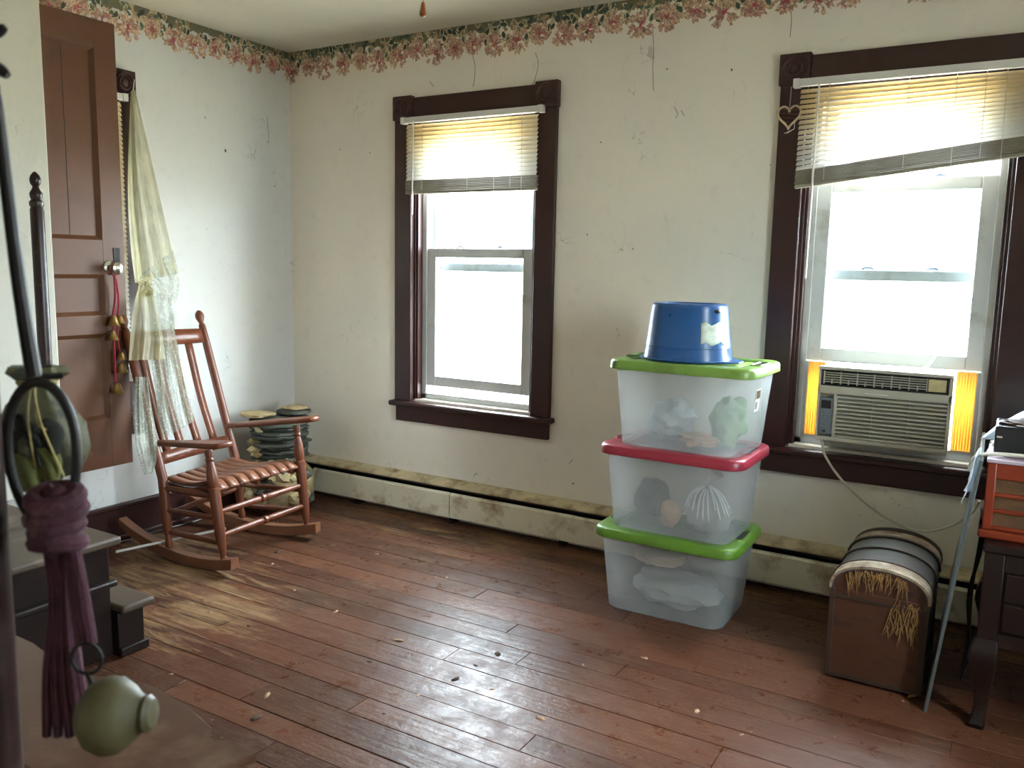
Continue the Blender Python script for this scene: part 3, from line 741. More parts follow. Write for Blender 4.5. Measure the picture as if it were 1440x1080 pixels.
# ------------------------------------------------------------------ rocking chair
chair = thing('rocking_chair', 'wooden slat seat rocking chair with turned posts in the room corner', 'chair', (.55, -.92, 0))
V = Vector
A0, A1 = V((.752, -1.152, .048)), V((.672, -1.150, .512))
B0, B1 = V((.706, -.630, .048)), V((.648, -.632, .534))
def back_pt(side, z):   # back post centre line
    pts = {'C': [(.424, -1.166, .048), (.392, -1.163, .35), (.150, -1.148, 1.0)], 'D': [(.352, -.702, .048), (.312, -.702, .35), (.112, -.716, 1.0)]}[side]
    a, b, c = map(V, pts)
    return lerp(a, b, (z - a.z) / (b.z - a.z)) if z < b.z else lerp(b, c, (z - b.z) / (c.z - b.z))
def front_pt(side, z):
    a, b = (A0, A1) if side == 'A' else (B0, B1)
    return lerp(a, b, (z - a.z) / (b.z - a.z))
for side in 'AB':
    prof = [(.010, 0), (.013, .02), (.013, .05), (.010, .055), (.015, .10), (.021, .22), (.0235, .45), (.0235, .62), (.024, .655), (.018, .665), (.022, .69), (.0235, .75), (.020, .83), (.015, .88), (.014, .895), (.019, .91), (.014, .93), (.017, .97), (.016, 1.0)]
    a, b = (A0, A1) if side == 'A' else (B0, B1)
    MB().lathe(prof, a, b, 18).build('front_post', M_CHAIR, chair)
for side in 'CD':
    zs = [.048, .06, .085, .10, .13, .2, .3, .35, .45, .6, .75, .88, .975, .985, .995, 1.005, 1.015, 1.03, 1.042, 1.046]
    rs = [.010, .015, .015, .012, .018, .021, .021, .021, .020, .0195, .019, .0185, .016, .010, .014, .0185, .021, .019, .011, .002]
    MB().tube([back_pt(side, z) for z in zs], rs, 16).build('back_post', M_CHAIR, chair)
    # arms: rear end on back post, front end past the front post
    f = 'A' if side == 'C' else 'B'
    pa = back_pt(side, .49); pf = (A1 if f == 'A' else B1) + V((0, 0, .012)); d = (pf - pa); e = pf + d.normalized() * .115
    s = d.cross(V((0, 0, 1))).normalized(); outw = s if side == 'C' else -s
    out = []
    for t, wi, wo in ((0, .022, .020), (.12, .030, .026), (.35, .036, .030), (.6, .042, .040), (.8, .048, .050), (.92, .046, .050), (.98, .036, .040), (1.0, .018, .020)):
        c = lerp(pa, e, t); out.append((c, wi, wo))
    poly = [c - outw * wi for c, wi, wo in out] + [c + outw * wo for c, wi, wo in reversed(out)]
    up = V((0, 0, .022)); n = len(poly); m = MB()
    m.add([p for p in poly] + [p + up for p in poly], [tuple(range(n)), tuple(range(n, 2 * n))] + [(i, (i + 1) % n, n + (i + 1) % n, n + i) for i in range(n)])
    m.build('arm', M_CHAIR, chair, bevel=.007)
# side rungs
for f, bk in (('A', 'C'), ('B', 'D')):
    for zf, zb, r in ((.322, .312, .015), (.228, .218, .0125), (.128, .122, .0125)):
        a, b = back_pt(bk, zb), front_pt(f, zf)
        MB().lathe([(r * .6, 0), (r * .8, .08), (r, .4), (r, .6), (r * .8, .92), (r * .6, 1)], a, b, 12).build('side_rung', M_CHAIR, chair)
for z in (.254, .158):
    a, b = front_pt('A', z), front_pt('B', z)
    MB().lathe([(.009, 0), (.012, .1), (.0145, .4), (.0145, .455), (.011, .47), (.018, .485), (.018, .515), (.011, .53), (.0145, .545), (.0145, .6), (.012, .9), (.009, 1)], a, b, 14).build('front_rung', M_CHAIR, chair)
MB().lathe([(.008, 0), (.012, .3), (.012, .7), (.008, 1)], back_pt('C', .2), back_pt('D', .2), 12).build('back_rung', M_CHAIR, chair)
# back rails and slats
nrm = V((1, 0, .36)).normalized()
for nm, z0, z1 in (('top_rail', .895, .958), ('bottom_rail', .405, .455)):
    m = MB(); rows = []
    for k in range(9):
        t = k / 8; bow = -.022 * math.sin(PI * t) * (1 if nm == 'top_rail' else .4)
        a = lerp(back_pt('C', z0), back_pt('D', z0), t) + V((bow, 0, 0)); b = lerp(back_pt('C', z1), back_pt('D', z1), t) + V((bow, 0, 0.004 * math.sin(PI * t)))
        rows.append([a, b])
    m.grid(rows); m.build(nm, M_CHAIR, chair, solid=.018, sharp=60)
for t in (.14, .335, .56, .775):
    a = lerp(back_pt('C', .45), back_pt('D', .45), t) + V((-.009 * math.sin(PI * t), 0, 0)); b = lerp(back_pt('C', .90), back_pt('D', .90), t) + V((-.021 * math.sin(PI * t), 0, 0))
    mid = lerp(a, b, .45) + V((-.012, 0, 0)); pts = smooth_path([a, mid, b], 6); m = MB(); w = .0175
    m.grid([[p + V((0, -w, 0)), p + V((0, w, 0))] for p in pts]); m.build('back_slat', M_CHAIR, chair, solid=.011, sharp=60)
# seat: curved slats front to back on two shaped side bearers
def seat_pt(t, s):   # t 0 rear..1 front, s 0 near..1 far
    r = lerp(back_pt('C', .345), back_pt('D', .345), s); f = lerp(front_pt('A', .34), front_pt('B', .34), s); f.x += .008
    p = lerp(r, f, t)
    prof = [(0, .352), (.15, .344), (.35, .338), (.55, .346), (.75, .366), (.88, .370), (.96, .358), (1.0, .340)]
    for (a, za), (b, zb) in zip(prof[:-1], prof[1:]):
        if t <= b: p.z = lerp(za, zb, (t - a) / (b - a)); break
    return p
NS = 8
for i in range(NS):
    s0 = .035 + i * .93 / NS; s1 = s0 + .93 / NS * .84
    if i == 0: s0 += .0
    pts0 = smooth_path([seat_pt(t, s0) for t in np.linspace(0.02, 1, 11)], 3); pts1 = smooth_path([seat_pt(t, s1) for t in np.linspace(0.02, 1, 11)], 3)
    m = MB(); m.grid([[a, lerp(a, b, .5), b] for a, b in zip(pts0, pts1)]); m.build('seat_slat', M_CHAIRSEAT, chair, solid=.012, sharp=60)
for s in (.07, .5, .93):
    pts = [seat_pt(t, s) + V((0, 0, -.018)) for t in np.linspace(.02, .95, 10)]; m = MB()
    m.grid([[p + V((0, 0, 0)), p + V((0, 0, -.03))] for p in pts]); m.build('seat_bearer', M_CHAIR, chair, solid=.02, sharp=60)
# rockers
for bk, f in (('C', 'A'), ('D', 'B')):
    pb, pf = back_pt(bk, .048), front_pt(f, .048); d = V((pf.x - pb.x, pf.y - pb.y, 0)).normalized(); L = V((pf.x - pb.x, pf.y - pb.y, 0)).length
    mid = V((pb.x, pb.y, 0)) + d * (L * .42); sd = V((-d.y, d.x, 0)) * .021; R = 1.0; rows = []
    x0, x1 = -L * .42 - .30, L * .58 + .06
    for k in range(25):
        x = lerp(x0, x1, k / 24); z = R - math.sqrt(R * R - x * x); th = .046 * (1 if x > -.2 else 1 + (x + .2) * .8)
        c = mid + d * x; rows.append([c - sd + V((0, 0, z)), c + sd + V((0, 0, z)), c + sd + V((0, 0, z + th)), c - sd + V((0, 0, z + th))])
    m = MB(); m.grid(rows, False, True); n = len(m.v); m.add(rows[0], [(0, 1, 2, 3)]); m.add(rows[-1], [(3, 2, 1, 0)])
    o = m.build('rocker', M_ROCKER, chair, bevel=.003)

# ------------------------------------------------------------------ dark platform steps beside the stair wall, slender turned post
steps = thing('stair_platform', 'dark painted wooden stair steps with dusty treads against the white stair wall', 'stairs', (.72, -2.2, 0))
B(.30, 1.035, -3.2, -1.845, 0, .372).build('riser_box', M_STEP, steps, bevel=.003)
B(.30, 1.066, -3.2, -1.816, .372, .400).build('tread', M_TREAD, steps, bevel=.010, seg=3)
B(1.037, 1.064, -3.2, -1.835, .238, .258).build('bead_moulding', M_STEP, steps, bevel=.006)
B(.60, 1.068, -1.845, -1.752, 0, .150).build('riser_box', M_STEP, steps, bevel=.003)
B(.60, 1.098, -1.845, -1.728, .150, .176).build('tread', M_TREAD, steps, bevel=.009, seg=3)
B(1.068, 1.080, -1.845, -1.742, 0, .03).build('shoe_moulding', M_STEP, steps, bevel=.004)
post = thing('turned_post', 'slender dark turned wooden post with acorn finial standing on the stair platform', 'post', (.757, -1.853, .40))
pp = V((.757, -1.853, .40))
pr = [(.022, 0), (.022, .34), (.018, .345), (.021, .36), (.015, .37), (.020, .385), (.0215, .41), (.016, .42), (.013, .435), (.018, .455), (.020, .47), (.014, .49), (.018, .505), (.0195, .53), (.0205, .6), (.0205, 1.03), (.018, 1.038), (.0215, 1.045), (.0215, 1.055), (.015, 1.062)]
MB().lathe(pr, pp, None, 18).build('shaft', M_DARKWOOD, post)
MB().lathe([(.015, 1.062), (.018, 1.07), (.019, 1.082), (.011, 1.096), (.009, 1.103), (.015, 1.112), (.017, 1.125), (.013, 1.138), (.005, 1.148), (.0, 1.15)], pp, None, 18).build('finial', M_DARKWOOD, post)

# white stick and thin cables on the floor
a, b = V((.33, -1.37, .012)), V((.60, -.90, .052))
a, b = onZ(163, 776, .045), onZ(318, 743, .105)
tag(MB().tube([a, b], .006, 8).build('curtain_rod', M_CORD), 'thin white rod lying on the floor under the rocking chair', 'rod')
cp = [V((.045, -1.62, .17)), V((.05, -1.5, .03)), V((.06, -1.35, .006)), V((.07, -1.2, .006)), V((.06, -1.0, .006)), V((.08, -.75, .006)), V((.06, -.6, .006))]
tag(MB().tube(smooth_path(cp, 6), .004, 6).build('cable', M_BLACKG), 'thin black cable running along the baseboard behind the rocking chair', 'cable')

# ------------------------------------------------------------------ stacked stone piece in the corner
st_root = thing('stone_fountain', 'stacked stone tabletop fountain behind the rocking chair, dark slate above rounded tan stones', 'fountain', (.27, -.33, 0))
rs = random.Random(5)
def stone(c, r, mat, sq=None, amp=.3, sub=2): MB().blob(c, r, amp, rs.randint(0, 99), sub, 1.8, sq).build('stone', mat, st_root)
MB().blob((.25, -.34, .13), (.15, .19, .14), .1, 3, 3, 2).build('core', M_STONE_T, st_root)
for i in range(34):
    a = -PI * .62 + rs.uniform(-.75, .9) * 1.4; z = rs.uniform(.035, .27); rr = 1 - .25 * (z / .27)
    c = V((.25 + .155 * rr * math.cos(a + .9), -.34 + .195 * rr * math.sin(a + .9), z)); k = rs.uniform(.028, .05)
    c.x = max(c.x, .075)
    stone(c, (k, k * 1.05, k * .8), rs.choice((M_STONE_T, M_STONE_T, M_STONE_C, M_STONE_D)), amp=.4)
for i in range(11):
    z = .285 + i * .0195; j = rs.uniform(-.014, .014)
    stone((.245 + j, -.35 - j, z), (.125 + rs.uniform(-.012, .015), .135 + rs.uniform(-.015, .015), .0135), M_STONE_D, .75, .25, 3)
for i in range(14):
    z = rs.uniform(.30, .47); k = rs.uniform(.018, .034)
    stone((.19 + rs.uniform(-.02, .05), -.475 + rs.uniform(-.02, .02), z), (k, k, k * .75), rs.choice((M_STONE_C, M_STONE_C, M_STONE_T)), amp=.4)
stone((.17, -.43, .507), (.085, .075, .013), M_STONE_T, .75, .2, 3); stone((.27, -.27, .512), (.085, .075, .017), M_STONE_D, .75, .2, 3); stone((.275, -.27, .532), (.06, .06, .010), M_STONE_T, .75, .2, 3)

# hairline cracks and nail marks in the plaster
wb = bpy.data.objects['wall_back']; wl = bpy.data.objects['wall_left']
for path in ([(664, 76), (668, 92), (667, 112), (665, 122)], [(753, 74), (757, 90), (752, 112), (748, 122)], [(917, 34), (919, 64), (918, 96), (919, 128)], [(1112, 8), (1113, 30), (1111, 52)], [(700, 700 - 560), (712, 138)],
             [(948, 150), (953, 160), (950, 166)], [(958, 155), (962, 163)], [(800, 652), (806, 646)], [(610, 122), (604, 114)]):
    MB().tube(smooth_path([onY(u, v, -.0004) for u, v in path], 4), .0011, 5).build('crack', M_CHIPD, wb)
for u, v, k in ((1029, 98, .004), (938, 97, .003), (520, 215, .003), (478, 210, .003), (806, 680, .004), (845, 200, .003), (890, 350, .003), (826, 330, .003), (1083, 232, .002)):
    MB().blob(onY(u, v, -.001), (k, .001, k * 1.4), .3, u, 1).build('nail_mark', M_CHIPD, wb)
for u, v, k in ((317, 212, .006), (377, 200, .003), (287, 81, .005), (386, 262, .003)):
    MB().blob(onX(u, v, .001), (.001, k, k * 1.6), .3, u, 1).build('nail_mark', M_CHIPD, wl)
MB().tube([onX(376, 165, .0006), onX(378, 198, .0006)], .001, 5).build('crack', M_CHIPD, wl)

# ------------------------------------------------------------------ storage totes
def make_tote(cx, cy, z0, h, bw, bd, lw, ld, lidmat, label, rot=0.0, sticker=None):
    root = thing('storage_tote', label, 'storage box', (cx, cy, z0)); R = Matrix.Translation((cx, cy, z0)) @ Matrix.Rotation(rot, 4, 'Z')
    hb = h - .014; tw, td = lw - .036, ld - .036; rows = []
    def ring(t, ins=0.0, z=None):
        w = lerp(bw, tw, t) - 2 * ins; d = lerp(bd, td, t) - 2 * ins; pts = rrect(0, 0, w, d, .055, 6)
        out = []
        for x, y in pts:      # shallow recess at the two ends under the handles
            out.append(R @ V((x, y, (hb * t) if z is None else z)))
        return out
    rows = [ring(0, .012, .0), ring(0, .004, .003), ring(.02)] + [ring(t) for t in (.15, .3, .5, .7, .85, .94)] + [ring(1.0, -.006), ring(1.0, -.008)]
    m = MB(); m.grid(rows, True, True); n = len(rows[0]); m.add([p for p in rows[0]], [tuple(range(n))], False)
    m.build('tub', M_TOTE, root, solid=.0022, sharp=50)
    # lid: skirt, rim and sunk middle, with a hand hole at both ends
    zt = h; prof = [(0, zt - .034), (-.0005, zt - .032), (.0005, zt - .010), (.004, zt - .003), (.011, zt), (.058, zt), (.064, zt - .003), (.067, zt - .008)]
    rows = []
    for ins, z in prof:
        pts = rrect(0, 0, lw - 2 * ins, ld - 2 * ins, max(.06 - ins * .6, .012), 6); rows.append([R @ V((x, y, z)) for x, y in pts])
    m = MB(); m.grid(rows, True, True); n = len(rows[-1]); m.add(rows[-1], [tuple(range(n))])
    lid = m.build('lid', lidmat, root, solid=.0025, sharp=40)
    for sx in (-1, 1):
        pts = rrect(sx * (lw / 2 - .032), 0, .026, .12, .0125, 5); m = MB()
        m.prism(pts, lambda p, e: R @ V((p[0], p[1], zt + (-.001 if e == 0 else .0015)))); m.build('hand_hole', M_BLACKG, lid)
        m = MB(); pts = [R @ V((x, y, zt + .002)) for x, y in rrect(sx * (lw / 2 - .032), 0, .036, .135, .0175, 6)]; m.tube(pts, .0035, 6, closed=True); m.build('hand_hole_rim', lidmat, lid)
    if sticker:
        x = lerp(bw, tw, .72) / 2 + .0025; m = MB()
        for (y0, y1, za, zb, mt) in ((-.055, -.005, .155, .235, M_PAPER), (-.052, -.008, .200, .231, M_BLACKG), (-.05, -.025, .163, .190, M_ACGREY)):
            m = MB(); k = .001 if mt is M_PAPER else .0018
            xx = lambda z: lerp(bw, tw, z / hb) / 2 + .0012
            m.hexa([R @ V(p) for p in ((xx(za), y0, za), (xx(za) + k, y0, za), (xx(za) + k, y1, za), (xx(za), y1, za), (xx(zb), y0, zb), (xx(zb) + k, y0, zb), (xx(zb) + k, y1, zb), (xx(zb), y1, zb))])
            m.build('sticker', mt, root)
    return root
TH = .318
make_tote(2.437, -.42, 0, TH, .445, .335, .545, .405, M_LIDG2, 'frosted storage tote with deep green lid on the floor, bottom of the stack', 0.0)
make_tote(2.447, -.418, TH, TH, .45, .335, .545, .405, M_LIDR, 'frosted storage tote with red lid in the middle of the stack', -.01)
make_tote(2.470, -.42, TH * 2, TH, .45, .335, .54, .405, M_LIDG, 'frosted storage tote with lighter green lid under the blue bucket', -.02, True)
def content(name, label, cat, c, r, mat, seed, amp=.35, sq=None): tag(MB().blob(c, r, amp, seed, 4, 2.2, sq).build(name, mat), label, cat)
content('cloth_bundle', 'pale peach cloth bundle high inside the bottom tote', 'cloth', (2.37, -.42, .182), (.10, .09, .034), M_CLOTH_P, 4)
content('cloth_bundle', 'grey cloth heap filling the lower half of the bottom tote', 'cloth', (2.44, -.42, .066), (.165, .115, .060), M_CLOTH_W, 9)
content('cloth_bundle', 'dark grey green cloth bundle inside the red-lidded tote', 'cloth', (2.325, -.41, TH + .090), (.066, .085, .072), M_CLOTH_D, 12)
content('cloth_bundle', 'tan lump of cloth inside the red-lidded tote', 'cloth', (2.435, -.520, TH + .066), (.036, .022, .048), M_CLOTH_O, 13)
content('cloth_bundle', 'green cloth wad inside the tote under the blue bucket', 'cloth', (2.60, -.40, TH * 2 + .10), (.062, .085, .090), M_CLOTH_G, 21)
content('cloth_bundle', 'crumpled tan paper inside the tote under the blue bucket', 'paper', (2.53, -.515, TH * 2 + .040), (.06, .035, .026), M_CLOTH_O, 22, .6)
content('cloth_bundle', 'pale grey cloth inside the tote under the blue bucket', 'cloth', (2.385, -.41, TH * 2 + .088), (.086, .095, .070), M_CLOTH_W, 23)
# tied clear bag in the red-lidded tote
bag = thing('plastic_bag', 'clear plastic bag tied at its neck inside the red-lidded tote', 'bag', (2.56, -.46, TH + .006))
m = MB(); m.blob((2.56, -.46, TH + .085), (.085, .075, .075), .3, 31, 4, 2.5); m.build('bag_body', M_CLEARBAG, bag)
nk = V((2.565, -.50, TH + .195))
for i in range(13):
    a = -PI * .95 + i / 12 * PI * .95; q = V((2.56 + .088 * math.cos(a), -.468 + .080 * math.sin(a) * .95, TH + .06 + .05 * rs.random()))
    mid = lerp(nk, q, .5) + V((.012 * math.cos(a), .012 * math.sin(a) - .012, .02)); m = MB(); m.tube(smooth_path([nk, mid, q], 5), [.0045] + [.003] * 9 + [.001], 6); m.build('bag_fold', M_PAPER, bag)
m = MB(); m.tube([nk + V((0, 0, -.02)), nk, nk + V((.01, 0, .02)), nk + V((.03, .0, .05))], [.03, .010, .012, .03], 12); m.build('bag_neck', M_CLEARBAG, bag)

# upturned blue bucket
bk = thing('bucket', 'blue plastic bucket upside down on the top tote', 'bucket', (2.447, -.445, TH * 3))
bc = V((2.447, -.445, TH * 3 - .004)); rows = []
def brow(w, d, z, r): return [bc + V((x, y, z)) for x, y in rrect(0, 0, w, d, r, 8)]
spec = [(.338, .300, .010, .13), (.338, .300, .014, .13), (.312, .272, .014, .12), (.310, .270, .020, .12), (.300, .262, .056, .12), (.302, .264, .058, .12), (.300, .262, .062, .12), (.268, .236, .196, .105), (.262, .230, .206, .10), (.248, .218, .2115, .095), (.215, .185, .2115, .08), (.208, .178, .206, .08)]
rows = [brow(*s) for s in spec]; m = MB(); m.grid(rows, True, True); m.add(rows[-1], [tuple(range(len(rows[-1])))]); m.build('shell', M_BUCKET, bk, solid=.003, sharp=35)
m = MB(); pts = [(.12, -.10), (.175, -.075), (.205, -.05), (.208, .0), (.185, .045), (.14, .09)]; m.prism(pts, lambda p, e: bc + V((p[0], p[1], .008 + .007 * e))); m.build('pour_lip', M_BUCKET, bk, bevel=.003)
m = MB(); rows = []
for k in range(7):
    a = -.95 + k / 6 * .8; rows.append([])
    for j in range(6):
        z = .075 + j / 5 * .072 + (.008 * math.sin(k * 2.1)); t = (z - .062) / (.196 - .062); w = lerp(.300, .268, t) / 2; d = lerp(.262, .236, t) / 2
        p = rrect(0, 0, 2 * w + .004, 2 * d + .004, lerp(.12, .105, max(0, min(1, t))), 60); N = len(p); ang = a
        best = min(p, key=lambda q: abs(math.atan2(q[1], q[0]) - ang)); rows[-1].append(bc + V((best[0], best[1], z)))
m.grid(rows); m.build('torn_label', M_STICK, bk, solid=.001)
m = MB(); q = bc + V((.122, -.06, .19)); m.blob(q, (.012, .02, .008), .1, 1, 2); m.build('grip_notch', M_BLACKG, bk)

# ------------------------------------------------------------------ window air conditioner
ac = thing('air_conditioner', 'ivory window air conditioner with louvred front under the raised sash', 'air conditioner', (3.079, -.06, .62))
AX0, AX1, AZ0, AZ1, AY = 2.853, 3.304, .652, .934, -.12
B(AX0 + .006, AX1 - .006, -.085, .36, AZ0 + .004, AZ1 - .004).build('casing', M_AC, ac, bevel=.004)
def fr(nm, x0, x1, z0, z1, y0, y1, mat=M_AC, par=ac, bev=.002): return B(x0, x1, y0, y1, z0, z1).build(nm, mat, par, bevel=bev)
fr('front_frame', AX0, AX1, .922, AZ1, AY, -.083); fr('front_frame', AX0, AX1, .832, .862, AY, -.083); fr('front_frame', AX0, AX1, AZ0, .668, AY, -.083)
fr('front_frame', AX0, 2.861, .668, .922, AY, -.083); fr('front_frame', 3.293, AX1, .668, .922, AY, -.083); fr('front_frame', 2.912, 2.924, .668, .832, AY, -.083)
fr('chrome_strip', 3.02, 3.10, .8425, .846, AY - .001, AY + .001, M_PAPER)
fr('duct', 2.861, 3.293, .862, .922, -.092, -.086, M_BLACK)
fr('grille_rim', 2.862, 3.292, .917, .9215, AY + .003, -.1, M_BLACKG); fr('grille_rim', 2.862, 3.292, .8625, .867, AY + .003, -.1, M_BLACKG); fr('grille_rim', 2.8615, 2.866, .8625, .9215, AY + .003, -.1, M_BLACKG); fr('grille_rim', 3.288, 3.2925, .8625, .9215, AY + .003, -.1, M_BLACKG)
for k in range(7):
    x = 2.872 + k * .0583; fr('grille_bar', x - .0016, x + .0016, .868, .917, AY + .004, -.1, M_AC, bev=0)
for z in (.876, .885, .894, .903, .911):
    fr('grille_vane', 2.87, 3.222, z - .0016, z + .0016, AY + .006, -.1, M_AC, bev=0)
for k in range(6):
    x = 2.90 + k * .0583; fr('grille_bar', x - .0016, x + .0016, .868, .888, AY + .004, -.1, M_AC, bev=0)
fr('vent_lever_plate', 3.226, 3.284, .870, .914, AY + .004, -.095, plain('stained_ivory', C(190, 176, 130), .5, .25, 30))
cp_ = fr('control_panel', 2.861, 2.912, .676, .816, AY + .003, -.09, M_ACGREY)
fr('display', 2.869, 2.904, .775, .806, AY + .001, AY + .004, M_BLACKG, cp_, .001)
for (x, z) in ((2.874, .752), (2.887, .752), (2.899, .752), (2.887, .742), (2.874, .724), (2.899, .724), (2.874, .706), (2.899, .706)):
    fr('button', x - .004, x + .004, z - .0025, z + .0025, AY + .0015, AY + .004, plain('button_grey', C(140, 148, 150), .5) if False else M_GREYMETAL, cp_, .0008)
fr('power_button', 2.880, 2.890, .684, .692, AY + .001, AY + .004, M_BLACKG, cp_, .001)
fr('intake', 2.924, 3.293, .668, .832, -.094, -.086, M_BLACK)
for k in range(11):
    z = .6725 + k * .0148
    m = MB(); y0 = AY + .002
    m.hexa([V((2.922, y0, z - .0030)), V((3.295, y0, z - .0030)), V((3.295, -.094, z + .004)), V((2.922, -.094, z + .004)), V((2.922, y0, z + .0035)), V((3.295, y0, z + .0035)), V((3.295, -.094, z + .009)), V((2.922, -.094, z + .009))])
    m.build('louvre', M_AC, ac, bevel=.0012)
for x in (3.047, 3.170): fr('louvre_stay', x - .001, x + .001, .668, .832, AY + .006, -.094, M_AC, bev=0)
for x0, x1 in ((2.785, 2.850), (3.307, 3.372)):
    m = MB(); rows = []; n = 14
    for k in range(n + 1):
        x = lerp(x0, x1, k / n); yy = .030 + (.007 if k % 2 else -.007); rows.append([V((x, yy, .640)), V((x, yy, .936))])
    m.grid(rows, False); m.build('accordion_panel', M_ACCORD, ac, solid=.001)
    B(x0 - .008, x1 + .008, .018, .042, .628, .642).build('accordion_channel', M_VINYL, ac)
B(2.771, 2.786, .018, .042, .628, .936).build('accordion_frame', M_VINYL, ac, bevel=.002); B(3.372, 3.387, .018, .042, .628, .936).build('accordion_frame', M_VINYL, ac, bevel=.002)
B(2.86, 3.30, -.045, .05, .628, .656).build('base_pan', M_AC, ac, bevel=.003)
cord = smooth_path([V((2.872, -.09, .656)), onY(1160, 640, -.085), onY(1178, 668, -.07), onY(1205, 697, -.05), onY(1245, 728, -.05), onY(1290, 746, -.06), onY(1330, 742, -.09), V((3.395, -.13, .45)), V((3.42, -.2, .52))], 8)
MB().tube(cord, .0048, 8).build('power_cord', M_CABLEW, ac)
# tangled white cord lying on the sash above it
pts = smooth_path([onY(1330, 478, -.058) , onY(1310, 505, -.06), onY(1285, 523, -.08), V((3.12, -.11, .9385)), V((3.04, -.10, .9385)), V((2.99, -.105, .9400)), V((3.03, -.115, .9405)), V((3.10, -.10, .944)), onY(1300, 518, -.09), onY(1318, 500, -.06), onY(1326, 482, -.058)], 7)
tag(MB().tube(pts, .0016, 6).build('loose_cord', M_CORD), 'loose white blind cord looped on top of the air conditioner', 'cord')

# wicker heart ornament on the casing
hp = onY(1110, 163, -.03); heart = thing('heart_ornament', 'small wicker heart ornament hanging on the dark window casing', 'ornament', hp)
def hpt(t, s=1.0): return V((hp.x + s * .0027 * 16 * math.sin(t) ** 3, hp.y - .004, hp.z + s * .0029 * (13 * math.cos(t) - 5 * math.cos(2 * t) - 2 * math.cos(3 * t) - math.cos(4 * t))))
MB().tube([hpt(t) for t in np.linspace(0, 2 * PI, 49)[:-1]], .0042, 8, closed=True).build('rim', M_WICKER, heart)
for k in range(9):
    a = hpt(.45 + k * .32, .95); b = hpt(2 * PI - .35 - k * .30, .95); MB().tube([a, lerp(a, b, .5) + V((0, -.003, 0)), b], .0013, 6).build('woven_strand', M_WICKERD, heart)
MB().tube([hpt(0) + V((0, 0, -.002)), onY(1113, 122, -.035)], .0011, 6).build('string', M_CORD, heart)
for d in (.012, .022): MB().tube([hpt(2.2), hpt(2.2) + V((.0, -.004, -.03)), hpt(2.2) + V((-.014 - d, -.004, -.045))], .0012, 6).build('ribbon_end', M_CORD, heart)

# ------------------------------------------------------------------ dome-top trunk
tr = thing('dome_trunk', 'small weathered dome-top trunk with flaking skin and straw under the air conditioner', 'trunk', (3.182, -.50, 0))
TX0, TX1, TY0, TY1 = 3.045, 3.320, -.715, -.245
B(TX0, TX1, TY0, TY1, .018, .300).build('body', M_TRUNK, tr, bevel=.003)
for x in (TX0 - .004, TX1 - .012): B(x, x + .016, TY0 - .004, TY0 + .012, .012, .30).build('corner_strip', M_TRUNKDK, tr, bevel=.002)
for z in (.012, .27): B(TX0 - .003, TX1 + .003, TY0 - .0045, TY0, z, z + .012).build('edge_strip', M_TRUNKDK, tr, bevel=.001)
for x in (TX0 - .0045, TX1 + .0005):
    B(x, x + .004, TY0, TY1, .012, .03).build('edge_strip', M_TRUNKDK, tr, bevel=.001); B(x, x + .004, TY0, TY1, .272, .288).build('edge_strip', M_TRUNKDK, tr, bevel=.001)
for x, yv in ((TX0 + .01, TY0 + .01), (TX1 - .03, TY0 + .01), (TX0 + .01, TY1 - .03), (TX1 - .03, TY1 - .03)): B(x, x + .02, yv, yv + .02, 0, .02).build('foot', M_TRUNKDK, tr, bevel=.002)
def arch(y, s=0.0, n=16):
    out = []; xc = (TX0 + TX1) / 2; w = (TX1 - TX0) / 2 + s
    for k in range(n + 1):
        a = PI - PI * k / n; out.append(V((xc + w * math.cos(a) * 1.0, y, .300 + (.082 + s) * math.sin(a) ** .8)))
    return out
def archband(nm, y0, y1, s, mat, th=.008):
    a, b = arch(y0, s), arch(y1, s); c, d = arch(y0, s - th), arch(y1, s - th); m = MB(); n = len(a)
    m.grid([a, b]); m.grid([c, d]); m.grid([a, c]); m.grid([b, d]); return m.build(nm, mat, tr, sharp=30)
archband('lid_skin', TY0, TY1, .003, M_TRUNKLID)
n = 17; m = MB(); a = arch(TY0 + .002, -.004); m.add(a + [V((TX0, TY0 + .002, .296)), V((TX1, TY0 + .002, .296))], [tuple(range(n)) + (n + 1, n)]); m.build('lid_end', M_TRUNK, tr)
m = MB(); a = arch(TY1 - .002, -.004); m.add(a + [V((TX0, TY1 - .002, .296)), V((TX1, TY1 - .002, .296))], [tuple(range(n)) + (n + 1, n)]); m.build('lid_end', M_TRUNK, tr)
archband('lid_band', TY0 - .004, TY0 + .062, .008, M_TRUNKPALE); archband('lid_band', TY1 - .10, TY1 - .035, .007, M_TRUNKPALE); archband('lid_band', TY1 - .03, TY1 + .004, .008, M_TRUNKDK)
archband('lid_batten', TY0 + .064, TY0 + .078, .011, M_TRUNKDK); archband('lid_batten', TY1 - .125, TY1 - .108, .011, M_TRUNKDK); archband('lid_batten', -.50, -.482, .010, M_TRUNKLID)
m = MB()
for i in range(150):
    band = rs.random() < .55
    if band:
        x = lerp(TX0 + .04, TX1 - .06, rs.random()); xx = (x - (TX0 + TX1) / 2) / ((TX1 - TX0) / 2); z = .300 + .078 * (1 - xx * xx) ** .4 - rs.random() * .015
    else: x = lerp(TX1 - .11, TX1 - .02, rs.random()); z = .30 - .09 * rs.random()
    L = rs.uniform(.02, .07); dx = rs.uniform(-.02, .02); y0 = TY0 - .003
    m.tube([V((x, y0, z)), V((x + dx * .5, y0 - .006 * rs.random() - .002, z - L * .5)), V((x + dx, y0 - .004 * rs.random(), z - L))], [.0013, .0011, .0005], 4)
m.build('straw_fringe', M_STRAW, tr)['kind'] = 'stuff'

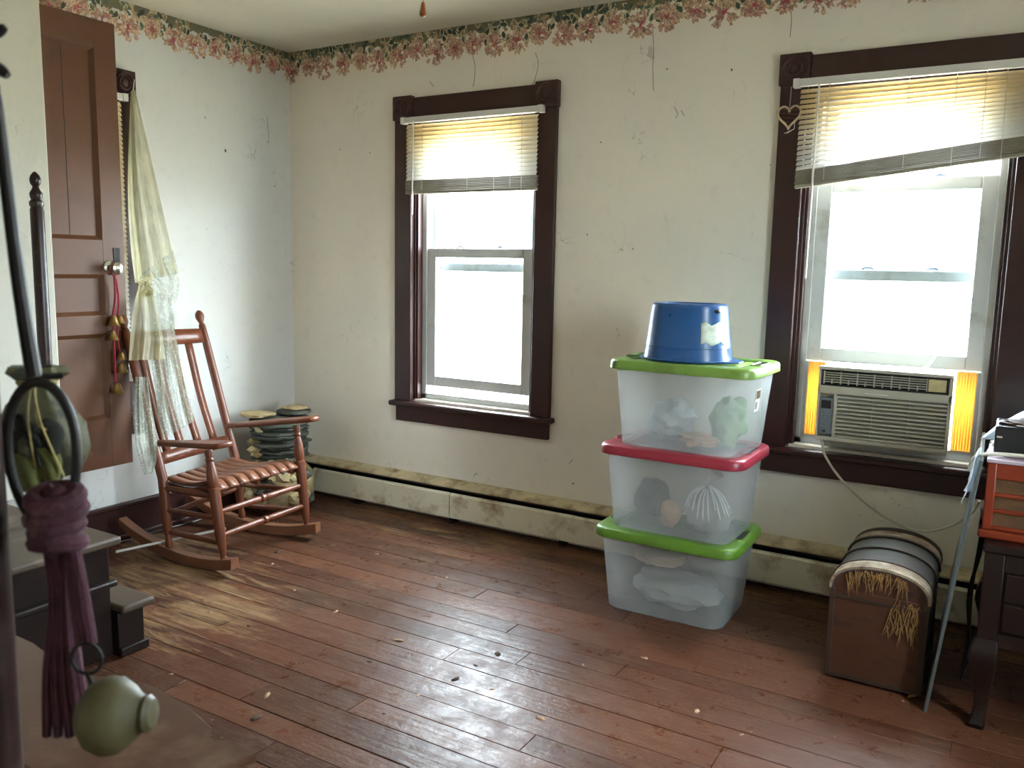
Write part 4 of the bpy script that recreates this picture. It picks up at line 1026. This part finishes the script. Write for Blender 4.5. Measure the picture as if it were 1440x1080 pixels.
# ------------------------------------------------------------------ leaning panel, low cabinet, radio and clutter on the right
p0 = V((3.336, -.785, .0)); p1 = onY(1384, 648, -.785); p1.x = 3.417
m = MB(); th = V((.009, 0, -.001)); bk_ = V((-.006, .50, 0))
m.hexa([p0, p0 + th, p0 + th + bk_, p0 + bk_, p1, p1 + th, p1 + th + bk_, p1 + bk_])
pan = tag(m.build('leaning_board', M_PANEL, bevel=.001), 'thin pale grey board leaning against the low dark cabinet', 'board')
cab = thing('low_cabinet', 'low dark red brown cabinet on carved legs under the red wooden radio', 'cabinet', (3.80, -.52, 0))
CX0, CX1, CY0, CY1 = 3.452, 4.15, -.805, -.24
B(CX0 + .012, CX1 - .012, CY0 + .012, CY1, .265, .520).build('carcass', M_CABWOOD, cab, bevel=.002)
B(CX0 - .006, CX1 + .012, CY0 - .008, CY1, .520, .545).build('top', M_CABWOOD, cab, bevel=.006)
for x in (CX0, CX1 - .05): B(x, x + .05, CY0, CY0 + .04, .25, .52).build('corner_stile', M_CABWOOD, cab, bevel=.003)
B(CX0 + .05, CX1 - .05, CY0 + .002, CY0 + .02, .47, .52).build('rail', M_CABWOOD, cab, bevel=.002); B(CX0 + .05, CX1 - .05, CY0 + .002, CY0 + .02, .25, .29).build('rail', M_CABWOOD, cab, bevel=.002)
for k in range(2):
    z0 = .295 + k * .088; dr = B(CX0 + .055, CX1 - .055, CY0 + .004, CY0 + .022, z0, z0 + .083).build('drawer', M_CABWOOD, cab, bevel=.004)
    for x in (3.62, 3.98): MB().lathe([(.008, 0), (.006, .01), (.012, .018), (.012, .024), (.0, .028)], V((x, CY0 + .004, z0 + .042)), V((x, CY0 - .996, z0 + .042)), 12).build('knob', M_BRASS, dr)
for x, yv in ((CX0 + .025, CY0 + .025), (CX1 - .025, CY0 + .025), (CX0 + .025, CY1 - .03), (CX1 - .025, CY1 - .03)):
    sx = -1 if x < 3.8 else 1; sy = -1 if yv < -.5 else 1; m = MB(); rows = []
    for z, w, o in ((.27, .029, 0), (.24, .034, .004), (.205, .036, .006), (.17, .030, .002), (.12, .022, -.003), (.06, .018, -.002), (.03, .017, .001), (.012, .022, .005), (.0, .020, .005)):
        rows.append([V((x + sx * o + px * w, yv + sy * o + py * w, z)) for px, py in ((-1, -1), (1, -1), (1, 1), (-1, 1))])
    m.grid(rows, False, True); m.add(rows[-1], [(0, 1, 2, 3)]); m.add(rows[0], [(0, 1, 2, 3)]); m.build('leg', M_CABWOOD, cab, bevel=.005)
RX0, RX1, RY0, RY1, RZ0, RZ1 = 3.437, 3.86, -.745, -.47, .545, .772
radio = thing('wooden_radio', 'red lacquered wooden radio cabinet with dark slotted grille on the low cabinet', 'radio', (3.64, -.6, RZ0))
B(RX0, RX1, RY0 + .012, RY1, RZ0 + .02, RZ1 - .008).build('case', M_RADIO, radio, bevel=.003)
B(RX0 - .008, RX1 + .008, RY0 - .012, RY1 + .004, RZ0, RZ0 + .024).build('plinth', M_RADIO, radio, bevel=.006)
B(RX0 - .003, RX1 + .003, RY0 - .004, RY1 + .002, RZ1 - .010, RZ1).build('lid', sheet_mat('dusty_lilac_top', C(176, 160, 172), 0, .3, 0, .08, 5, spec=.12), radio, bevel=.002)
B(RX0 + .012, RX1 - .012, RY0 + .008, RY0 + .014, .575, .745).build('grille_cloth', M_GRILLE, radio)
for z in (.570, .619, .6655, .7165): B(RX0, RX1, RY0, RY0 + .013, z, z + (.012 if z < .7 else .046)).build('front_rail', M_RADIO, radio, bevel=.003)
for x in (RX0, RX1 - .024): B(x, x + .024, RY0 - .0015, RY0 + .0135, .5692, .7615).build('front_stile', M_RADIO, radio, bevel=.003)
blk = thing('black_case', 'black case with dusty frayed top on the wooden radio', 'case', (3.60, -.56, RZ1))
B(3.447, 3.72, -.655, -.49, RZ1, RZ1 + .082).build('body', M_BLACKG, blk, bevel=.006)
m = MB(); m.blob((3.53, -.60, RZ1 + .086), (.075, .05, .012), .4, 8, 3, 3); m.build('frayed_cover', M_TRUNK, blk)
B(3.452, 3.466, -.658, -.655, RZ1 + .048, RZ1 + .053).build('clasp', M_CHROME, blk)
bagm = MB(); rows = []
for i in range(15):
    t = i / 14; row = []
    for k in range(34):
        s = k / 33; x = 3.412 + s * .34; prof = [(0.0, 0.012), (.12, .06), (.3, .105), (.6, .125), (1, .12)]
        zc = next(lerp(za, zb, (s - a) / (b - a)) for (a, za), (b, zb) in zip(prof[:-1], prof[1:]) if s <= b)
        nz = mnoise.noise(V((s * 9, t * 4, 3))) * .014 + mnoise.noise(V((s * 22, t * 9, 8))) * .006
        row.append(V((x + nz, -.478 + t * .20 + nz, RZ1 - .004 + max(0, (zc + nz)) * (1 - (2 * t - .75) ** 4 * .4 if t > .3 else .86 + t * .4) - t * .02)))
    rows.append(row)
bagm.grid(rows); tag(bagm.build('plastic_bag', M_BAG, solid=.001), 'crumpled white plastic bag behind the black case', 'bag')
m = MB(); rows = []
for i in range(12):
    t = i / 11; row = []
    for k in range(10):
        s = k / 9; nz = mnoise.noise(V((s * 4, t * 7, 5))) * .012
        row.append(V((3.405 + s * .02 - t * .02 + nz, -.80 + s * .22 + nz * 2, .775 - t * .13 + .02 * math.sin(s * 5) + nz)))
    rows.append(row)
m.grid(rows); tag(m.build('plastic_wrap', M_BAG, solid=.001), 'torn white plastic sheet hanging over the top of the leaning board', 'plastic sheet')
wc = smooth_path([V((3.75, -.69, RZ1 + .005)), V((3.60, -.70, RZ1 + .007)), V((3.50, -.71, RZ1 + .012)), onY(1378, 640, -.70), onY(1364, 655, -.68), onY(1368, 662, -.64), onY(1380, 648, -.58), V((3.445, -.52, RZ1 + .005)), V((3.44, -.485, RZ1 + .005))], 8)
tag(MB().tube(wc, .0052, 8).build('white_cable', M_CABLEW), 'white cable looping over the edge of the wooden radio', 'cable')
for k, (dx, dy) in enumerate(((0, 0), (.006, -.05))):
    pts = smooth_path([V((3.442 + dx * .2, -.46 + dy, .62)), V((3.435 + dx, -.47 + dy, .45)), V((3.425 - dx, -.44 + dy, .28)), V((3.43 + dx, -.48 + dy, .12)), V((3.42, -.46 + dy, .008))], 7)
    tag(MB().tube(pts, .005, 8).build('black_cable', M_BLACKG), 'black cable hanging between the leaning board and the low cabinet', 'cable', 'black cables behind the board')

# ------------------------------------------------------------------ pull chain of the ceiling fan
pc = onY(595, 22, -1.8)
fan = thing('pull_chain', 'thin pull chain with amber wooden drop hanging from the ceiling', 'pull chain', (pc.x, pc.y, pc.z))
MB().tube([V((pc.x, pc.y, pc.z + .028)), V((pc.x, pc.y, H))], .0016, 6).build('chain', M_CHROME, fan)
MB().lathe([(.002, .030), (.004, .028), (.0055, .018), (.0075, .006), (.0078, .002), (.005, -.002), (.0, -.003)], pc, None, 14).build('drop', M_FINIAL, fan)
MB().lathe([(.03, 0), (.03, -.01), (.01, -.02), (.0, -.021)], V((pc.x, pc.y, H)), None, 16).build('ceiling_cup', M_CHROME, fan)

# ------------------------------------------------------------------ near left: curved table, coat stand and what hangs on it
TZ = .50
edge = [onZ(u, v, TZ) for u, v in ((100, 948), (135, 950), (168, 954), (207, 961), (237, 976), (267, 995), (292, 1017), (315, 1036), (340, 1050), (359, 1061))]
edge = smooth_path([V((1.60, -2.52, TZ)), V((1.80, -2.515, TZ))] + edge, 3)
corner = edge[-1]
outl = edge + [V((corner.x - .01, corner.y - .02, TZ)), V((corner.x - .055, -2.70, TZ)), V((2.36, -2.76, TZ)), V((1.60, -2.76, TZ))]
tb = thing('side_table', 'dark wooden side table with serpentine moulded top edge beside the coat stand', 'table', (2.05, -2.64, 0))
cen = V((2.03, -2.64, TZ))
def inset(k, z): return [V((lerp(p.x, cen.x, k), lerp(p.y, cen.y, k * 1.6), z)) for p in outl]
m = MB(); rows = [inset(.10, TZ - .034), inset(.075, TZ - .032), inset(.06, TZ - .024), inset(.03, TZ - .018), inset(.0, TZ - .014), inset(-.004, TZ - .008), inset(.0, TZ - .002), inset(.008, TZ)]
m.grid(rows, True, True); n = len(outl); m.add(rows[-1], [tuple(range(n))]); m.add(rows[0], [tuple(range(n))]); m.build('table_top', M_TABLE, tb, sharp=30)
m = MB(); m.grid([inset(.16, .38), inset(.16, TZ - .03)], True, True); m.build('apron', M_DARKWOOD, tb, solid=.015, sharp=40)
for x, yv in ((1.70, -2.57), (2.36, -2.595), (1.70, -2.70), (2.33, -2.69)):
    MB().lathe([(.012, 0), (.016, .02), (.012, .05), (.018, .2), (.022, .32), (.016, .34), (.022, .36), (.022, .47)], V((x, yv, 0)), None, 14).build('leg', M_DARKWOOD, tb)
cs = thing('coat_stand', 'dark wooden coat stand pole with black iron hooks', 'coat stand', (2.44, -2.914, 0))
PX = V((2.438, -2.916, 0))
MB().lathe([(.034, .06), (.036, .1), (.03, .14), (.030, 1.60), (.034, 1.62), (.028, 1.64), (.032, 1.68), (.02, 1.72), (.0, 1.73)], PX, None, 20).build('pole', M_DARKWOOD, cs)
for k in range(4):
    a = k * PI / 2 + .6; d = V((math.cos(a), math.sin(a), 0)); m = MB(); m.tube([PX + d * .02 + V((0, 0, .12)), PX + d * .10 + V((0, 0, .07)), PX + d * .17 + V((0, 0, .018))], [.02, .018, .014], 10); m.build('foot', M_DARKWOOD, cs)
rr = V((RGT.x, RGT.y, 0)).normalized()
for zz, up in ((1.525, .012), (1.478, -.006)):
    m = MB(); b0 = PX + V((0, 0, zz)); m.tube(smooth_path([b0 + rr * .02, b0 + rr * .045 + V((0, 0, -.012 if up > 0 else .008)), b0 + rr * .066 + V((0, 0, up * .2 - .004))], 5), [.006] * 8 + [.0065, .006, .004], 8); m.build('hook', M_IRON, cs)
# iron hanger with ring
hg = thing('iron_hanger', 'black iron rod with long oval ring hanging from the coat stand hook', 'hanger', (2.49, -2.86, .95))
def near(u, v, t=1.15): q = ray(u, v); return CAM + q * (t / q.length)
HB_ = V((2.474, -2.850, 0)); 
rod = smooth_path([near(-8, 118, 1.15), near(0, 180, 1.15), near(14, 300, 1.15), near(30, 420, 1.15), near(48, 530, 1.15)], 5)
MB().tube(rod, [.0055 + .004 * i / len(rod) for i in range(len(rod))], 10).build('rod', M_IRON, hg)
rc = near(60, 640, 1.15); ringp = []
for k in range(36):
    a = 2 * PI * k / 36; ringp.append(rc + rr * (.041 * math.cos(a)) * (1 + .1 * math.sin(a)) + V((0, 0, .088 * math.sin(a))))
MB().tube(ringp, .0058, 10, closed=True).build('ring', M_IRON, hg)
MB().tube([near(52, 528), near(66, 530), near(88, 528)], .004, 8).build('crossbar', M_IRON, hg)
# olive mesh sack
sk = thing('mesh_sack', 'olive mesh sack of dried leaves tied behind the iron ring', 'sack', near(60, 600, 1.18))
m = MB(); rows = []
sc_ = near(56, 600, 1.23)
for z, w, d in ((.078, .030, .018), (.070, .034, .022), (.058, .020, .016), (.044, .022, .018), (.030, .036, .024), (.005, .050, .030), (-.025, .054, .032), (-.052, .050, .028), (-.070, .040, .02), (-.078, .02, .012)):
    row = []
    for k in range(28):
        a = 2 * PI * k / 28; nz = 1 + .22 * mnoise.noise(V((math.cos(a) * 2, math.sin(a) * 2, z * 30))) + .08 * math.sin(a * 7)
        fw_ = V((FWD.x, FWD.y, 0)).normalized(); row.append(sc_ + rr * (w * math.cos(a) * nz + (.0 if z > 0 else .006)) + fw_ * (d * math.sin(a) * nz) + V((0, 0, z + (.012 * math.cos(a) if z < -.05 else 0))))
    rows.append(row)
m.grid(rows, True, True); m.add(rows[-1], [tuple(range(28))]); m.build('sack_body', M_SACK, sk)
m = MB(); nk2 = sc_ + V((0, 0, .058)); m.tube([nk2 + rr * .021 * math.cos(a) + V((FWD.x, FWD.y, 0)) * .019 * math.sin(a) for a in np.linspace(0, 2 * PI, 18, endpoint=False)], .004, 6, closed=True); m.build('neck_tie', M_SACKTOP, sk)
fwn = V((FWD.x, FWD.y, 0)).normalized()
for u0, u1, zz in ((.004, .010, -.075), (.006, .042, -.058), (-.004, -.034, -.05), (.008, .030, .0)):
    m = MB(); m.tube(smooth_path([nk2 - fwn * .02 + rr * u0, sc_ + rr * lerp(u0, u1, .45) - fwn * .036 + V((0, 0, .012)), sc_ + rr * u1 - fwn * .026 + V((0, 0, zz))], 5), .0014, 5); m.build('mesh_strand', M_SACKTOP, sk)
M_DRYLEAF = plain('dark_dry_leaf', C(30, 33, 24), .8, .4, 20, .2)
M_OLIVELEAF = plain('olive_dry_leaf', C(92, 94, 48), .8, .35, 18, .2)
for u0, z0, u1, z1, w, mt in ((-.030, .012, -.040, -.055, .018, M_DRYLEAF), (-.008, .022, -.014, -.028, .017, M_DRYLEAF), (.020, .015, .036, -.030, .014, M_DRYLEAF), (-.018, -.03, .012, -.072, .018, M_OLIVELEAF), (.012, -.02, .034, -.066, .015, M_OLIVELEAF), (.0, .0, .022, -.045, .012, M_DRYLEAF)):
    m = MB(); rows = []; a = V((u0, 0, z0)); b = V((u1, 0, z1)); d = (b - a); nn = V((-d.z, 0, d.x)).normalized()
    for k in range(9):
        t = k / 8; c = lerp(a, b, t) + nn * (.004 * math.sin(t * 5)); ww = w * math.sin(PI * (.06 + .9 * t)) ** .7; row = []
        for e in (-1, -.4, 0, .4, 1):
            q = c + nn * ww * e; row.append(sc_ + rr * q.x + V((0, 0, q.z)) - fwn * (.036 - abs(e) * .006 - abs(q.x) * .18))
        rows.append(row)
    m.grid(rows); m.build('dried_leaf', mt, sk, solid=.0012, sharp=60)
# purple yarn
ya = thing('yarn_bundle', 'thick purple yarn knotted on the iron ring and hanging down', 'yarn', near(78, 720, 1.13))
yk = near(80, 735, 1.14); fwd2 = V((FWD.x, FWD.y, 0)).normalized()
for k in range(4):
    m = MB(); m.tube([yk + V((0, 0, .030 - k * .018)) + rr * (.024 + .003 * math.sin(k * 2)) * math.cos(a) + fwd2 * .022 * math.sin(a) + V((0, 0, .006 * math.sin(a + k))) for a in np.linspace(0, 2 * PI, 20, endpoint=False)], .0115, 8, closed=True); m.build('wrap', M_YARN, ya)
m = MB(); m.blob(yk + V((0, 0, .0)), (.024, .022, .045), .2, 3, 3, 3); m.build('knot', M_YARN, ya)
for k in range(11):
    u = -.022 + .0044 * k; e = V((yk.x, yk.y, .70 + .012 * (k % 3))) + rr * (u * 1.05) + fwd2 * (.006 * ((k * 7) % 3 - 1))
    m = MB(); m.tube(smooth_path([yk + rr * u * .7, lerp(yk, e, .35) + rr * .002 * math.sin(k), lerp(yk, e, .7) - rr * .003 * math.cos(k * 2), e], 6), .0062, 7); m.build('strand', M_YARN, ya)
tp = near(122, 906, 1.13); m = MB()
for k in range(3):
    m = MB(); m.tube(smooth_path([yk + rr * .016 + V((0, 0, -.02)), near(104, 820, 1.13) + rr * .004 * k, tp + rr * (.005 * k - .005)], 7), .0075, 8); m.build('strand', M_YARN, ya)
rg = near(122, 926, 1.13)
gb = thing('gourd_bell', 'olive gourd shaped bell on a small iron ring below the purple yarn', 'bell', near(165, 1005, 1.13))
MB().tube([rg + rr * .0175 * math.cos(a) + V((0, 0, .0185 * math.sin(a))) for a in np.linspace(0, 2 * PI, 24, endpoint=False)], .0022, 8, closed=True).build('ring', M_IRON, gb)
MB().tube([rg + V((0, 0, -.018)), near(130, 965, 1.13), near(138, 985, 1.13)], .003, 8).build('hook', M_IRON, gb)
ga, ge = near(118, 1010, 1.13), near(216, 1008, 1.10); m = MB()
m.lathe([(.0, -.06), (.022, -.02), (.036, .12), (.043, .32), (.042, .5), (.034, .66), (.024, .78), (.020, .86), (.021, .93), (.016, 1.0), (.0, 1.03)], ga + V((0, 0, .002)), ge + V((0, 0, .004)), 24); m.build('body', M_GOURD, gb)

# ------------------------------------------------------------------ litter on the floor
chip_me = []
for k in range(5):
    m = MB(); n = 7; pts = [V((.012 * (1 + .5 * rs.random()) * math.cos(a), .006 * (1 + .6 * rs.random()) * math.sin(a), .002 + .004 * rs.random())) for a in np.linspace(0, 2 * PI, n, endpoint=False)]
    m.add(pts + [V((0, 0, .006))], [(i, (i + 1) % n, n) for i in range(n)])
    o = m.build('leaf_chip', M_CHIP if k < 3 else M_CHIPD, solid=.0012); chip_me.append(o.data); bpy.data.objects.remove(o)
spots = [(598, 804), (612, 812), (628, 812), (635, 800), (570, 792), (468, 767), (414, 830), (383, 793), (664, 782), (604, 764), (665, 892), (530, 779), (322, 770), (390, 776), (668, 935), (693, 969), (575, 980), (587, 978), (541, 1003), (360, 1010), (375, 978), (472, 860), (1030, 690), (1048, 822), (1095, 920), (1043, 1033), (906, 925), (1270, 985), (700, 920), (640, 955), (560, 900), (240, 948), (295, 860), (350, 880), (520, 930), (820, 935), (760, 1010), (980, 1000)]
for i, (u, v) in enumerate(spots):
    p = onZ(u, v, 0.0)
    if p.y > -.12 or p.x > 3.3: continue
    o = bpy.data.objects.new('leaf_chip', chip_me[i % 5]); COL.objects.link(o)
    md = o.modifiers.new('thickness', 'SOLIDIFY'); md.thickness = .0012
    k = rs.uniform(.55, 1.35); o.location = (p.x, p.y, -.0012); o.rotation_euler = (0, 0, rs.uniform(0, 6.3)); o.scale = (k, k, k)
    tag(o, 'small dry leaf or wood chip lying on the worn floor boards', 'litter', 'chips scattered on the floor')
lf = MB(); q = onZ(1275, 983, .0); lf.add([q + V((0, 0, .004)), q + V((.022, .004, .012)), q + V((.030, .02, .022)), q + V((.008, .018, .018))], [(0, 1, 2, 3)])
tag(lf.build('dry_leaf', M_STRAW, solid=.001), 'pale curled leaf on the floor in front of the dome-top trunk', 'leaf')
